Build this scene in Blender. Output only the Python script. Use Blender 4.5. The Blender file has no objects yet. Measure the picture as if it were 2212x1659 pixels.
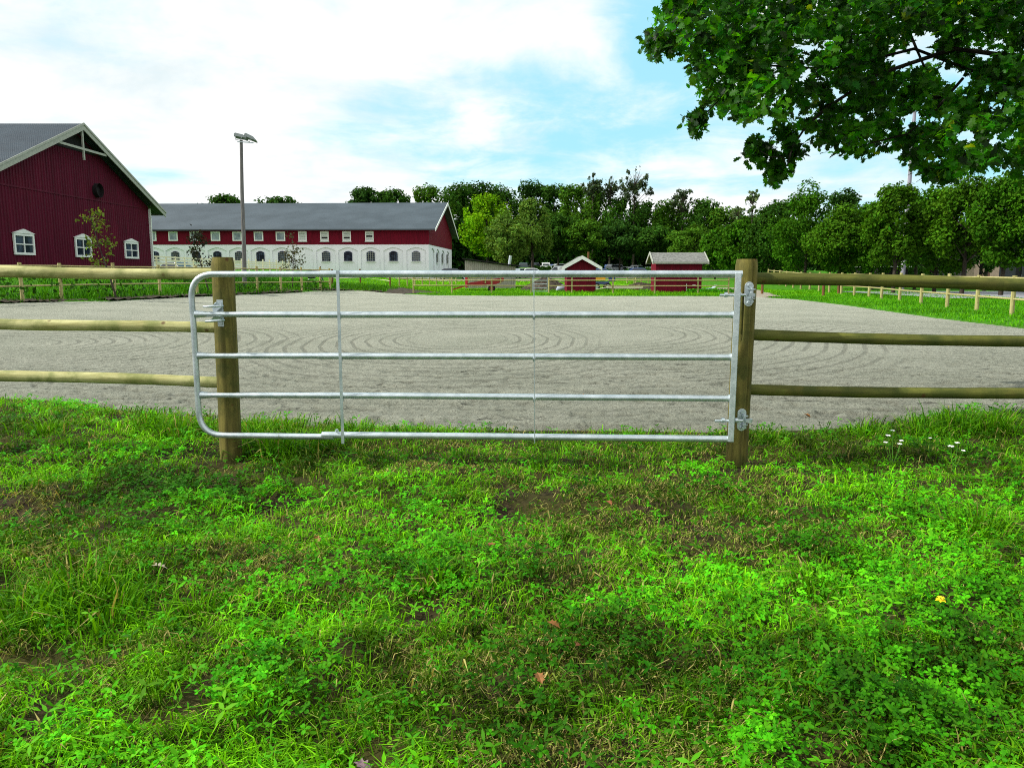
import bpy, math, random
import numpy as np
from mathutils import Vector, Matrix
R = math.radians
random.seed(7); rng = np.random.default_rng(11)
scene = bpy.context.scene
C = scene.collection

# ------------------------------------------------------------------ camera
PITCH, F, CX, CY, H = R(8.27), 1672.0, 1106.0, 829.5, 1.5
cam_d = bpy.data.cameras.new('camera'); cam = bpy.data.objects.new('camera', cam_d); C.objects.link(cam)
cam.location = (0, 0, H); cam.rotation_euler = (R(90) - PITCH, 0, 0)
cam_d.sensor_width = 36; cam_d.lens = F / 2212 * 36; cam_d.clip_start = .05; cam_d.clip_end = 3000
scene.camera = cam

def ray(px, py):
    a = (px - CX) / F; b = -(py - CY) / F
    return Vector((a, math.cos(PITCH) + b * math.sin(PITCH), -math.sin(PITCH) + b * math.cos(PITCH)))
def at_Y(px, py, Y):
    d = ray(px, py); t = Y / d.y; return Vector((d.x * t, Y, H + d.z * t))
def at_X(px, py, X):
    d = ray(px, py); t = X / d.x; return Vector((X, d.y * t, H + d.z * t))
def at_Z(px, py, z=0.0):
    d = ray(px, py); t = (z - H) / d.z; return Vector((d.x * t, d.y * t, z))
def proj(x, y, z):
    zc = y * math.cos(PITCH) - (z - H) * math.sin(PITCH); up = y * math.sin(PITCH) + (z - H) * math.cos(PITCH)
    return CX + F * x / zc, CY - F * up / zc

# ------------------------------------------------------------------ light, sky, exposure
SUN_EL, SUN_AZ = R(40), R(-94)          # azimuth from +Y towards +X: the sun stands to the left
sd = Vector((math.sin(SUN_AZ) * math.cos(SUN_EL), math.cos(SUN_AZ) * math.cos(SUN_EL), math.sin(SUN_EL)))
sl = bpy.data.lights.new('sun', 'SUN'); sl.energy = 5.0; sl.angle = R(1.2); sl.color = (1, .95, .86)
so = bpy.data.objects.new('sun', sl); C.objects.link(so); so.rotation_euler = sd.to_track_quat('Z', 'Y').to_euler()
scene.view_settings.view_transform = 'Standard'; scene.view_settings.look = 'None'
scene.view_settings.gamma = 1; scene.view_settings.exposure = 0.12; scene.view_settings.use_curve_mapping = False
scene.cycles.use_denoising = False; scene.cycles.filter_width = 1.05; scene.cycles.sample_clamp_indirect = 4.0
scene.cycles.max_bounces = 6; scene.cycles.transparent_max_bounces = 6

def S(r, g, b, k=1.0):
    f = lambda c: (c / 255 / 12.92 if c / 255 <= .04045 else ((c / 255 + .055) / 1.055) ** 2.4) * k
    return (f(r), f(g), f(b), 1)

world = bpy.data.worlds.new('World'); scene.world = world; world.use_nodes = True
class NT:
    def __init__(s, nt): s.nt = nt; nt.nodes.clear()
    def n(s, typ, ins=None, **kw):
        nd = s.nt.nodes.new(typ)
        for k, v in kw.items(): setattr(nd, k, v)
        for k, v in (ins or {}).items():
            if isinstance(v, bpy.types.NodeSocket): s.nt.links.new(v, nd.inputs[k])
            else: nd.inputs[k].default_value = v
        return nd
    def math(s, op, a, b=0.0, clamp=False):
        nd = s.n('ShaderNodeMath', {0: a, 1: b}, operation=op); nd.use_clamp = clamp; return nd.outputs[0]
    def mix(s, fac, a, b, blend='MIX'):
        nd = s.nt.nodes.new('ShaderNodeMix'); nd.data_type = 'RGBA'; nd.blend_type = blend
        for i, v in ((0, fac), (6, a), (7, b)):
            if isinstance(v, bpy.types.NodeSocket): s.nt.links.new(v, nd.inputs[i])
            else: nd.inputs[i].default_value = v
        return nd.outputs[2]
    def ramp(s, fac, stops):
        nd = s.nt.nodes.new('ShaderNodeValToRGB'); s.nt.links.new(fac, nd.inputs[0]); cr = nd.color_ramp
        while len(cr.elements) < len(stops): cr.elements.new(.5)
        for e, (p, c) in zip(cr.elements, stops):
            e.position = p; e.color = c if len(c) == 4 else (*c, 1)
        return nd.outputs[0]
    def noise(s, scale, detail=4, rough=.55, vec=None, dist=0.0, out=0):
        ins = {'Scale': scale, 'Detail': detail, 'Roughness': rough, 'Distortion': dist}
        if vec is not None: ins['Vector'] = vec
        return s.n('ShaderNodeTexNoise', ins).outputs[out]
    def mapr(s, v, a, b, c=0.0, d=1.0, smooth=True):
        return s.n('ShaderNodeMapRange', {0: v, 1: a, 2: b, 3: c, 4: d}, interpolation_type='SMOOTHSTEP' if smooth else 'LINEAR').outputs[0]

w = NT(world.node_tree)
tc = w.n('ShaderNodeTexCoord').outputs['Generated']
sky = w.n('ShaderNodeTexSky', sky_type='NISHITA', sun_disc=False, sun_elevation=SUN_EL, sun_rotation=SUN_AZ, altitude=50, air_density=1.0, dust_density=.6, ozone_density=1.0)
skyc = w.mix(1.0, sky.outputs[0], (1.15, 1.5, 1.3, 1), 'MULTIPLY')
sep = w.n('ShaderNodeSeparateXYZ', {0: tc})
zz = w.math('ADD', w.math('ABSOLUTE', sep.outputs[2]), .16)
u = w.math('DIVIDE', sep.outputs[0], zz); v = w.math('DIVIDE', sep.outputs[1], zz)
pl = w.n('ShaderNodeCombineXYZ', {0: u, 1: v}).outputs[0]
n1 = w.noise(1.3, 7, .55, vec=pl); n2 = w.noise(3.4, 7, .6, vec=tc)
wob = w.math('SUBTRACT', w.math('ADD', w.math('MULTIPLY', n1, .5), w.math('MULTIPLY', n2, .5)), .5)
blue = None
wob = w.math('SUBTRACT', w.math('ADD', w.math('MULTIPLY', w.noise(1.9, 9, .62, vec=pl, dist=.4), .6), w.math('MULTIPLY', n2, .4)), .5)
# gaps of open sky between the clouds: direction, half-width, half-height (radians)
for px, py, rx, ry, amp in ((1440, 60, .085, .15, 1.2), (1360, 215, .17, .04, .95), (1120, 200, .10, .03, .55), (1230, 330, .22, .022, .8), (1060, 335, .14, .035, .8),
                       (1250, 395, .30, .018, .7), (1500, 400, .2, .02, .65), (340, 392, .09, .02, .5), (950, 140, .10, .03, .4), (1250, 270, .32, .095, .92), (620, 150, .25, .05, .30), (120, 40, .2, .10, .34), (1560, 330, .2, .05, .5), (1830, 375, .12, .02, .5), (1400, 150, .06, .05, .8),
                       (3000, 200, .5, .3, .9), (1300, -900, .7, .3, .9)):
    d = ray(px, py).normalized()
    df = w.n('ShaderNodeVectorMath', {0: tc, 1: tuple(d)}, operation='SUBTRACT').outputs[0]
    sc_ = w.n('ShaderNodeVectorMath', {0: df, 1: (1 / rx, 1 / rx, 1 / ry)}, operation='MULTIPLY').outputs[0]
    ln = w.n('ShaderNodeVectorMath', {0: sc_}, operation='LENGTH').outputs['Value']
    g = w.mapr(ln, 0.0, 1.7, amp, 0.0)
    blue = g if blue is None else w.math('MAXIMUM', blue, g)
bl = w.mapr(w.math('ADD', blue, w.math('MULTIPLY', w.math('MULTIPLY', wob, 3.0), w.math('ADD', w.math('MULTIPLY', blue, .9), .42))), .16, 1.0)
shade = w.mapr(w.math('ADD', w.noise(1.5, 8, .6, vec=pl, dist=.3), w.math('MULTIPLY', n2, .35)), .56, .90)
cloud = w.mix(shade, (10.5, 10.5, 10.45, 1), (7.7, 8.6, 8.8, 1))
veil = w.mix(.8, skyc, (4.2, 8.5, 10.4, 1))
colr = w.mix(bl, cloud, veil)
bg = w.n('ShaderNodeBackground', {0: colr, 1: .1})
w.n('ShaderNodeOutputWorld', {0: bg.outputs[0]})

# ------------------------------------------------------------------ materials
MATS = {}
def mat(name, fn):
    if name not in MATS:
        m = bpy.data.materials.new(name); m.use_nodes = True; t = NT(m.node_tree)
        out = t.n('ShaderNodeOutputMaterial'); s = fn(t); t.nt.links.new(s, out.inputs[0]); MATS[name] = m
    return MATS[name]
def obj_co(t, sc=(1, 1, 1), gen='Object'):
    return t.n('ShaderNodeMapping', {0: t.n('ShaderNodeTexCoord').outputs[gen], 3: sc}).outputs[0]
def principled(t, col, rough=.7, metal=0.0, bump=None, bstr=.3, bdist=.01, spec=.3, **kw):
    ins = {'Base Color': col, 'Roughness': rough, 'Metallic': metal, 'Specular IOR Level': spec}; ins.update(kw)
    if bump is not None: ins['Normal'] = t.n('ShaderNodeBump', {'Strength': bstr, 'Distance': bdist, 'Height': bump}).outputs[0]
    return t.n('ShaderNodeBsdfPrincipled', ins).outputs[0]
def paint(name, col, rough=.6, var=.2, scale=3.0, bs=.15):
    def fn(t):
        co = obj_co(t); n = t.noise(scale, 6, .6, co); n2 = t.noise(scale * 9, 3, .6, co)
        c = t.mix(t.mapr(n, .3, .7), tuple(x * (1 - var) for x in col[:3]) + (1,), tuple(min(1, x * (1 + var)) for x in col[:3]) + (1,))
        return principled(t, c, rough, bump=n2, bstr=bs)
    return mat(name, fn)
def wood(name, c1, c2, c3, axis, green=None, knots=True):
    # axis: 0,1,2 the grain direction in object space
    def fn(t):
        sc = [14, 14, 14]; sc[axis] = 1.1
        co = obj_co(t, tuple(sc)); big = obj_co(t, (2.2, 2.2, 2.2))
        g = t.noise(1.6, 7, .65, co, .4); b = t.noise(1.3, 5, .6, big)
        c = t.mix(t.mapr(g, .32, .68), c1, c2); c = t.mix(t.mapr(b, .52, .7), c, c3)
        st = t.noise(3.2, 8, .7, co); c = t.mix(t.mapr(st, .57, .70), c, tuple(x * .35 for x in c1[:3]) + (1,))
        if green: c = t.mix(t.mapr(t.noise(2.1, 6, .6, big), .42, .66, 0, .8), c, green)
        if knots:
            vo = t.n('ShaderNodeTexVoronoi', {'Vector': obj_co(t, (5, 5, 5)), 'Scale': 1.0}).outputs['Distance']
            c = t.mix(t.mapr(vo, .05, .13, .85, 0), c, S(80, 48, 25))
        return principled(t, c, .75, bump=t.math('ADD', g, st), bstr=.5, bdist=.006)
    return mat(name, fn)
POST = wood('post_wood', S(120, 112, 52), S(78, 72, 28), S(96, 94, 40), 2, S(62, 68, 22))
RAILP = wood('pale_rail_wood', S(190, 188, 132), S(148, 144, 86), S(166, 166, 106), 0, S(110, 120, 60))
RAIL_SHADE = wood('shaded_rail_wood', S(104, 108, 42), S(72, 74, 26), S(88, 86, 32), 0, S(58, 70, 20))  # darker copy of the rail wood, tree shade put into the colour
FARW = wood('far_fence_wood', S(176, 170, 116), S(138, 130, 82), S(152, 146, 94), 2)
BRW = wood('brown_post_wood', S(120, 84, 50), S(90, 58, 34), S(110, 70, 45), 2)
WEATH = wood('weathered_board', S(172, 168, 158), S(140, 134, 124), S(150, 142, 132), 2)
def f_galv(t):
    co = obj_co(t); vo = t.n('ShaderNodeTexVoronoi', {'Vector': co, 'Scale': 160.0}); n = t.noise(11, 5, .6, co)
    spark = t.n('ShaderNodeSeparateColor', {0: vo.outputs['Color']}).outputs[0]
    f = t.math('ADD', t.math('MULTIPLY', spark, .15), t.math('MULTIPLY', n, .85))
    c = t.mix(t.mapr(f, .25, .75), S(172, 186, 190), S(210, 220, 224))
    r = t.math('ADD', t.math('MULTIPLY', f, .3), .26)
    return principled(t, c, r, .75, bump=n, bstr=.25, bdist=.002, spec=.5)
GALV = mat('galvanised_steel', f_galv)
def f_sand(t):
    co = t.n('ShaderNodeNewGeometry').outputs['Position']; hollow_shade = t.n('ShaderNodeVertexColor', layer_name='col').outputs[0]  # vertex colour carries painted shade for the hollows
    n = t.noise(.5, 6, .6, co); f = t.noise(40, 5, .7, co); m = t.noise(7, 6, .65, co); ff = t.noise(160, 3, .7, co)
    c = t.mix(t.mapr(n, .3, .7), S(152, 156, 140), S(168, 171, 155))
    c = t.mix(t.mapr(f, .5, .75), c, S(112, 110, 98)); c = t.mix(t.mapr(m, .56, .75), c, S(168, 170, 158))
    c = t.mix(t.mapr(ff, .60, .70), c, S(196, 198, 190)); c = t.mix(1.0, c, hollow_shade, 'MULTIPLY')
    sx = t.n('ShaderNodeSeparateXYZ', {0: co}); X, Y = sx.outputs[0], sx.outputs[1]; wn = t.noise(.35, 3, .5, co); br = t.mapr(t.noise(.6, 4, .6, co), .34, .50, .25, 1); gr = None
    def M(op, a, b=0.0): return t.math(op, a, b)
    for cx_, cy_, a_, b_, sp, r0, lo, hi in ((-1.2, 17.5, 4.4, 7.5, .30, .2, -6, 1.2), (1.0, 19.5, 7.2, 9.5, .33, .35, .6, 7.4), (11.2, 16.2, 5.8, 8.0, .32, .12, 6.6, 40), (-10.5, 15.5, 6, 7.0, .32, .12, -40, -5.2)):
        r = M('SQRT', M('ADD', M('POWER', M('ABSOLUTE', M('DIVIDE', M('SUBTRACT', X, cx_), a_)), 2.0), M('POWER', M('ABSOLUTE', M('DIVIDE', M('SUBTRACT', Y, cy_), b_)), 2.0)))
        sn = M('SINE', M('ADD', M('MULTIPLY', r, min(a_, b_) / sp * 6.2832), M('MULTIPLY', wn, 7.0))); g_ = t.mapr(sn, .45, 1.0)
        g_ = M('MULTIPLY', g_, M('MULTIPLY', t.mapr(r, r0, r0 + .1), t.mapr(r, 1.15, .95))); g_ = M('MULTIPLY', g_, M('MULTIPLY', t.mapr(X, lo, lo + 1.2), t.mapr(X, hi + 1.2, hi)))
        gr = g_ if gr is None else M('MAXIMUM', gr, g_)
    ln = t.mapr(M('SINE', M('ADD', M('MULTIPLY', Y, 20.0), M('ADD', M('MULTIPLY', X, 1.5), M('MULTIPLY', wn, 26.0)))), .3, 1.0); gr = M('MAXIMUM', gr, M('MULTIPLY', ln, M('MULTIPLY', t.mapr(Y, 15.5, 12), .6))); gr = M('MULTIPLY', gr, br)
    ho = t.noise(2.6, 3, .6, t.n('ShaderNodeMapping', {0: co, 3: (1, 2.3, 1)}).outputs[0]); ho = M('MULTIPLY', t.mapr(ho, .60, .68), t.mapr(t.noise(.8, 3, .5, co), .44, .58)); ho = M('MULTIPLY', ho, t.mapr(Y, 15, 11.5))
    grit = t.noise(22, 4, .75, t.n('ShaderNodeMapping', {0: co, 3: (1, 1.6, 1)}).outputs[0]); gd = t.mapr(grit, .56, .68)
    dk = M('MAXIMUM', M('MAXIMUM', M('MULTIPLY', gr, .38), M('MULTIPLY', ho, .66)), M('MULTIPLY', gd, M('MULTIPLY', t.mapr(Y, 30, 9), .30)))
    c = t.mix(dk, c, S(70, 70, 62))  # grooves, hoof marks and grit hollows get their shade as darker colour
    h = M('SUBTRACT', M('ADD', M('MULTIPLY', f, .5), M('MULTIPLY', ff, .3)), M('ADD', M('MULTIPLY', gr, .4), M('ADD', M('MULTIPLY', ho, .8), M('MULTIPLY', gd, .35))))
    return principled(t, c, .95, bump=h, bstr=1.0, bdist=.06, spec=.1)
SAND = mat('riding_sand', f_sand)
def f_soil(t):
    co = t.n('ShaderNodeNewGeometry').outputs['Position']
    n = t.noise(1.7, 7, .65, co); f = t.noise(30, 5, .7, co); g = t.noise(5, 6, .6, co)
    c = t.mix(t.mapr(f, .35, .7), S(24, 19, 13), S(66, 55, 40)); gr = t.mix(f, S(30, 32, 12), S(74, 72, 34))
    c = t.mix(t.mapr(t.math('ADD', n, t.math('MULTIPLY', g, .5)), .58, .82), c, gr)
    far = t.mapr(t.n('ShaderNodeSeparateXYZ', {0: co}).outputs[1], 12, 26)
    gf = t.mix(t.mapr(g, .3, .7), S(38, 88, 6), S(76, 136, 14)); c = t.mix(far, c, gf)
    return principled(t, c, .95, bump=f, bstr=.7, bdist=.02, spec=.1)
SOIL = mat('meadow_ground', f_soil)
def f_gravel(t):
    co = t.n('ShaderNodeNewGeometry').outputs['Position']; f = t.noise(9, 6, .75, co); n = t.noise(.8, 5, .6, co)
    c = t.mix(t.mapr(f, .3, .7), S(104, 98, 88), S(168, 160, 144)); c = t.mix(t.mapr(n, .5, .7), c, S(142, 134, 112))
    return principled(t, c, .95, bump=f, bstr=.6, bdist=.04, spec=.1)
GRAVEL = mat('gravel', f_gravel)
def f_mud(t):
    co = t.n('ShaderNodeNewGeometry').outputs['Position']; f = t.noise(5, 7, .75, co); n = t.noise(1.5, 6, .7, co)
    c = t.mix(t.mapr(f, .3, .7), S(36, 32, 27), S(88, 80, 68)); c = t.mix(t.mapr(n, .55, .7), c, S(112, 106, 94))
    return principled(t, c, .95, bump=f, bstr=.8, bdist=.1, spec=.1)
MUD = mat('dug_earth', f_mud)
ASPH = paint('asphalt', S(140, 142, 148), .9, .1, 2)
def leafm(name, c_trans=.35, gloss=.45, gain=1.0, sp=.3):
    def fn(t):
        a = t.n('ShaderNodeVertexColor', layer_name='col').outputs[0]
        if gain != 1: a = t.mix(1.0, a, (gain, gain, gain, 1), 'MULTIPLY')
        p = principled(t, a, gloss, spec=sp)
        tr = t.n('ShaderNodeBsdfTranslucent', {0: t.mix(1.0, a, (1.7, 1.45, .5, 1), 'MULTIPLY')}).outputs[0]
        return t.n('ShaderNodeMixShader', {0: c_trans, 1: p, 2: tr}).outputs[0]
    return mat(name, fn)
LEAF = leafm('leaf', .55, .5, sp=.22); GRASSM = leafm('grass_blade', .22, .6, sp=.07); FARLEAF = leafm('far_leaf', .22, .8, sp=.06)
BARK = wood('bark', S(62, 54, 44), S(38, 32, 26), S(78, 72, 60), 2, knots=False)
def f_siding(t):
    co = t.n('ShaderNodeTexCoord').outputs['Object']
    # standing ribs run up the wall: metres along the wall's own y axis
    y = t.n('ShaderNodeSeparateXYZ', {0: co}).outputs[1]
    ln = t.n('ShaderNodeMapping', {0: co, 3: (1, 3, .25)}).outputs[0]
    n = t.noise(1.2, 5, .6, ln); n2 = t.noise(.35, 5, .6, co)
    c = t.mix(t.mapr(n, .3, .7), S(70, 9, 30), S(88, 14, 41)); c = t.mix(t.mapr(n2, .5, .75, 0, .5), c, S(100, 20, 42))
    return principled(t, c, .65, spec=.12)
SIDING = mat('red_ribbed_siding', f_siding)
def f_redb(t):
    co = t.n('ShaderNodeTexCoord').outputs['Object']
    ln = t.n('ShaderNodeMapping', {0: co, 3: (5, 5, .4)}).outputs[0]
    n = t.noise(2.2, 5, .6, ln); n2 = t.noise(.5, 5, .6, co)
    c = t.mix(t.mapr(n, .3, .7), S(88, 8, 28), S(112, 12, 36)); c = t.mix(t.mapr(n2, .5, .75, 0, .5), c, S(112, 16, 42))
    return principled(t, c, .7, spec=.12, bump=n, bstr=.4, bdist=.01)
REDB = mat('red_boarding', f_redb)
def f_plaster(t):
    co = t.n('ShaderNodeTexCoord').outputs['Object']; n = t.noise(.6, 7, .65, co); n2 = t.noise(3.5, 7, .7, co)
    c = t.mix(t.mapr(n, .35, .7), S(230, 232, 238), S(240, 242, 248)); c = t.mix(t.mapr(n2, .60, .74, 0, .55), c, S(176, 172, 152))
    z = t.n('ShaderNodeSeparateXYZ', {0: co}).outputs[2]
    low = t.math('MULTIPLY', t.mapr(z, 1.4, .1), t.mapr(n2, .42, .62)); c = t.mix(low, c, S(162, 154, 130))
    return principled(t, c, .9, bump=n2, bstr=.2)
PLASTER = mat('white_limewash', f_plaster)
def f_slate(t):
    co = t.n('ShaderNodeTexCoord').outputs['Object']; n = t.noise(.25, 6, .6, co); n2 = t.noise(4, 5, .7, co)
    c = t.mix(t.mapr(n, .3, .7), S(55, 64, 70), S(69, 79, 86)); c = t.mix(t.mapr(n2, .5, .75, 0, .5), c, S(50, 57, 62))
    return principled(t, c, .6, bump=n2, bstr=.3, spec=.3)
SLATE = mat('grey_roofing', f_slate)
def f_shing(t):
    co = t.n('ShaderNodeTexCoord').outputs['Object']
    n = t.noise(7, 6, .75, co); b = t.n('ShaderNodeTexBrick', {'Vector': co, 'Scale': 4.0, 'Color1': S(124, 126, 122), 'Color2': S(92, 94, 90), 'Mortar': S(90, 90, 86), 'Mortar Size': .01})
    c = t.mix(.5, b.outputs[0], t.mix(t.mapr(n, .4, .6), S(84, 87, 84), S(140, 142, 138)))
    return principled(t, c, .85, bump=n, bstr=.5)
SHING = mat('felt_shingles', f_shing)
WHITE = paint('white_trim', S(226, 230, 226), .55, .08, 4)
GREYW = paint('greyed_trim', S(158, 162, 152), .7, .15, 6)
CREAM = paint('cream_board', S(232, 224, 198), .7, .1, 5)
DARK = paint('dark_void', S(26, 24, 26), .8)
RUBBER = paint('rubber', S(22, 22, 24), .7)
GLASS = mat('window_glass', lambda t: principled(t, t.mix(t.mapr(t.noise(1.5, 3, .5, obj_co(t)), .4, .65), S(30, 36, 52), S(70, 84, 104)), .12, spec=.8))
BLIND = paint('pale_blind', S(196, 204, 198), .6, .1, 8)
CARGL = mat('car_glass', lambda t: principled(t, S(24, 30, 38), .08, spec=.9))
def car_paint(name, c): return mat(name, lambda t: principled(t, c, .25, .1, spec=.6, **{'Coat Weight': .6}))

# ------------------------------------------------------------------ object helpers
def tag(o, label=None, cat=None, group=None, kind=None):
    if label: o['label'] = label
    if cat: o['category'] = cat
    if group: o['group'] = group
    if kind: o['kind'] = kind
    return o
def thing(name, label, cat, loc=(0, 0, 0), rz=0, group=None):
    o = bpy.data.objects.new(name, None); C.objects.link(o); o.location = loc; o.rotation_euler = (0, 0, rz); o.empty_display_size = .2
    return tag(o, label, cat, group)
class MB:
    def __init__(s): s.v = []; s.f = []; s.sm = []
    def add(s, vs, fs, smooth=False):
        b = len(s.v); s.v += [tuple(p) for p in vs]; s.f += [tuple(b + i for i in f) for f in fs]; s.sm += [smooth] * len(fs)
    def box(s, c, d, rz=0, M=None):
        vs = [Vector((x * d[0] / 2, y * d[1] / 2, z * d[2] / 2)) for x in (-1, 1) for y in (-1, 1) for z in (-1, 1)]
        m = M if M is not None else Matrix.Rotation(rz, 3, 'Z')
        vs = [m @ p + Vector(c) for p in vs]
        s.add(vs, [(0, 1, 3, 2), (4, 6, 7, 5), (0, 4, 5, 1), (2, 3, 7, 6), (0, 2, 6, 4), (1, 5, 7, 3)]); return s
    def beam(s, a, b, wd, hd):
        a = Vector(a); b = Vector(b); d = b - a; q = d.to_track_quat('X', 'Z').to_matrix()
        return s.box((a + b) / 2, (d.length, wd, hd), M=q)
    def tube(s, pts, r, seg=12, cap=True, wob=0):
        pts = [Vector(p) for p in pts]; n = len(pts); rs = r if isinstance(r, (list, tuple)) else [r] * n
        up = None; vs = []; fs = []
        for i, p in enumerate(pts):
            d = (pts[min(i + 1, n - 1)] - pts[max(i - 1, 0)]).normalized()
            if up is None:
                a = Vector((0, 0, 1)) if abs(d.z) < .9 else Vector((1, 0, 0)); up = d.cross(a).normalized()
            up = (up - d * up.dot(d)).normalized(); w_ = d.cross(up)
            for k in range(seg):
                t = 2 * math.pi * k / seg; rr = rs[i] * (1 + (wob * math.sin(3 * t + i * .7) if wob else 0))
                vs.append(p + up * math.cos(t) * rr + w_ * math.sin(t) * rr)
        for i in range(n - 1):
            for k in range(seg):
                a = i * seg + k; b = i * seg + (k + 1) % seg; fs.append((a, b, b + seg, a + seg))
        s.add(vs, fs, True)
        if cap:
            s.add(vs[:seg], [tuple(reversed(range(seg)))]); s.add(vs[-seg:], [tuple(range(seg))])
        return s
    def prism(s, poly, vec):
        # poly: 3-D points in one plane, vec: extrusion
        n = len(poly); vec = Vector(vec); vs = [Vector(p) for p in poly] + [Vector(p) + vec for p in poly]
        fs = [tuple(range(n)), tuple(reversed(range(n, 2 * n)))] + [((i + 1) % n, i, i + n, (i + 1) % n + n) for i in range(n)]
        s.add(vs, fs); return s
    def build(s, name, m, parent=None, bevel=0, seg=2):
        me = bpy.data.meshes.new(name); me.from_pydata(s.v, [], s.f)
        me.polygons.foreach_set('use_smooth', s.sm); me.materials.append(m); me.validate(); me.update()
        o = bpy.data.objects.new(name, me); C.objects.link(o); o.parent = parent
        if bevel:
            b = o.modifiers.new('bevel', 'BEVEL'); b.width = bevel; b.segments = seg; b.limit_method = 'ANGLE'
        return o
def np_mesh(name, V, Fc, m, parent=None, col=None, smooth=False):
    V = np.asarray(V, np.float32).reshape(-1, 3); Fc = np.asarray(Fc, np.int32); k = Fc.shape[1]
    me = bpy.data.meshes.new(name); me.vertices.add(len(V)); me.vertices.foreach_set('co', V.ravel())
    me.loops.add(Fc.size); me.loops.foreach_set('vertex_index', Fc.ravel())
    me.polygons.add(len(Fc)); me.polygons.foreach_set('loop_start', np.arange(0, Fc.size, k, dtype=np.int32))
    me.polygons.foreach_set('use_smooth', np.full(len(Fc), smooth, dtype=bool))
    if col is not None:
        a = me.color_attributes.new('col', 'FLOAT_COLOR', 'POINT'); c4 = np.ones((len(V), 4), np.float32); c4[:, :3] = col; a.data.foreach_set('color', c4.ravel())
    me.materials.append(m); me.update(calc_edges=True)
    o = bpy.data.objects.new(name, me); C.objects.link(o); o.parent = parent
    return o
def copy_tree(o, parent=None):
    c = o.copy(); C.objects.link(c)
    if parent is not None: c.parent = parent
    for ch in list(o.children): copy_tree(ch, c)
    return c

# numpy value noise
def vnoise(x, y, seed=0):
    xi = np.floor(x).astype(np.int64); yi = np.floor(y).astype(np.int64); xf = x - xi; yf = y - yi
    def h(a, b):
        n = (a * 374761393 + b * 668265263 + seed * 1442695041) & 0x7fffffff
        n = ((n ^ (n >> 13)) * 1274126177) & 0x7fffffff
        return ((n ^ (n >> 16)) & 0xffff) / 65535.0
    u_ = xf * xf * (3 - 2 * xf); v_ = yf * yf * (3 - 2 * yf)
    return (h(xi, yi) * (1 - u_) + h(xi + 1, yi) * u_) * (1 - v_) + (h(xi, yi + 1) * (1 - u_) + h(xi + 1, yi + 1) * u_) * v_
def fbm(x, y, o=4, seed=0):
    s = 0; a = .5; t = 0
    for i in range(o):
        s = s + a * vnoise(x * 2 ** i + 17.3 * i, y * 2 ** i - 9.1 * i, seed + i); t += a; a *= .5
    return s / t
def sst(x, a, b):
    t = np.clip((x - a) / (b - a), 0, 1); return t * t * (3 - 2 * t)

# ------------------------------------------------------------------ terrain
# the riding arena's outline (metres)
AR = [(-19.5, 11.2), (-12, 10.4), (-8, 9.7), (-5.6, 8.95), (-3.8, 8.05), (-2.2, 7.45), (-.8, 7.25), (.6, 7.2), (2.2, 7.1), (3.4, 7.35), (4.4, 7.8), (5.6, 8.2), (8, 8.8), (12, 10),
      (13.6, 14), (14, 21.4), (14.1, 25), (14.5, 28), (15.3, 34.8), (15.7, 42), (14.8, 46.5), (12, 48), (0, 48.6), (-4.7, 49.6), (-8, 54), (-11, 56), (-13.2, 51), (-13.6, 47),
      (-15.2, 38), (-16.6, 32), (-18.9, 28.5), (-20, 20)]
ARn = np.array(AR)
def in_arena(x, y):
    """signed distance to the arena edge, positive inside"""
    x = np.asarray(x, float); y = np.asarray(y, float); ins = np.zeros(x.shape, bool); dm = np.full(x.shape, 1e9)
    n = len(AR)
    for i in range(n):
        x0, y0 = AR[i]; x1, y1 = AR[(i + 1) % n]
        c = ((y0 > y) != (y1 > y)) & (x < (x1 - x0) * (y - y0) / ((y1 - y0) or 1e-9) + x0); ins ^= c
        t = np.clip(((x - x0) * (x1 - x0) + (y - y0) * (y1 - y0)) / ((x1 - x0) ** 2 + (y1 - y0) ** 2), 0, 1)
        dm = np.minimum(dm, np.hypot(x - x0 - t * (x1 - x0), y - y0 - t * (y1 - y0)))
    return np.where(ins, dm, -dm)
def fenceX(y): return 18.0 - np.clip(y - 29, -12, 30) * .29
def G(x, y):
    """ground height without the small tufts"""
    x = np.asarray(x, float); y = np.asarray(y, float)
    d = -x - fenceX(y); w_ = sst(y, 10, 22)
    left = (.2 * sst(-x, 7, 16) + .14 * sst(d, -2.2, -.2) * (1 - .6 * sst(y, 30, 50)) + 1.02 * sst(d, .3, np.where(y > 56, 15, 8.5))) * w_
    left = left * (1 - .35 * sst(y, 85, 110))
    back = .45 * sst(y, 56, 95) + 1.1 * sst(y, 136, 156) + 1.5 * sst(y, 200, 330)
    return left + back + .05 * sst(x, 17, 22) * sst(y, 20, 30) - .9*sst(-y, 8, 60)
def tuft(x, y):
    return (fbm(x * 1.6, y * 1.6, 3, 5) - .5) * .14 + (fbm(x * 5, y * 5, 2, 9) - .5) * .09
def near_w(y): return 1 - sst(y, 9, 16)
GROUND_P = [(508, 1020, 62, 36), (1592, 1016, 46, 32), (1640, 1000, 50, 10), (230, 948, 90, 16), (470, 985, 75, 22), (560, 1010, 60, 12), (60, 1105, 60, 18), (1600, 1000, 60, 14), (60, 1430, 120, 26), (1640, 1262, 60, 14), (1590, 1215, 45, 9),
            (800, 1325, 90, 18), (950, 1590, 110, 26), (1260, 1440, 60, 14), (420, 1310, 60, 14), (1480, 1500, 90, 16), (700, 1470, 60, 18), (300, 1560, 70, 16), (1330, 1040, 60, 8)]
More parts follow.
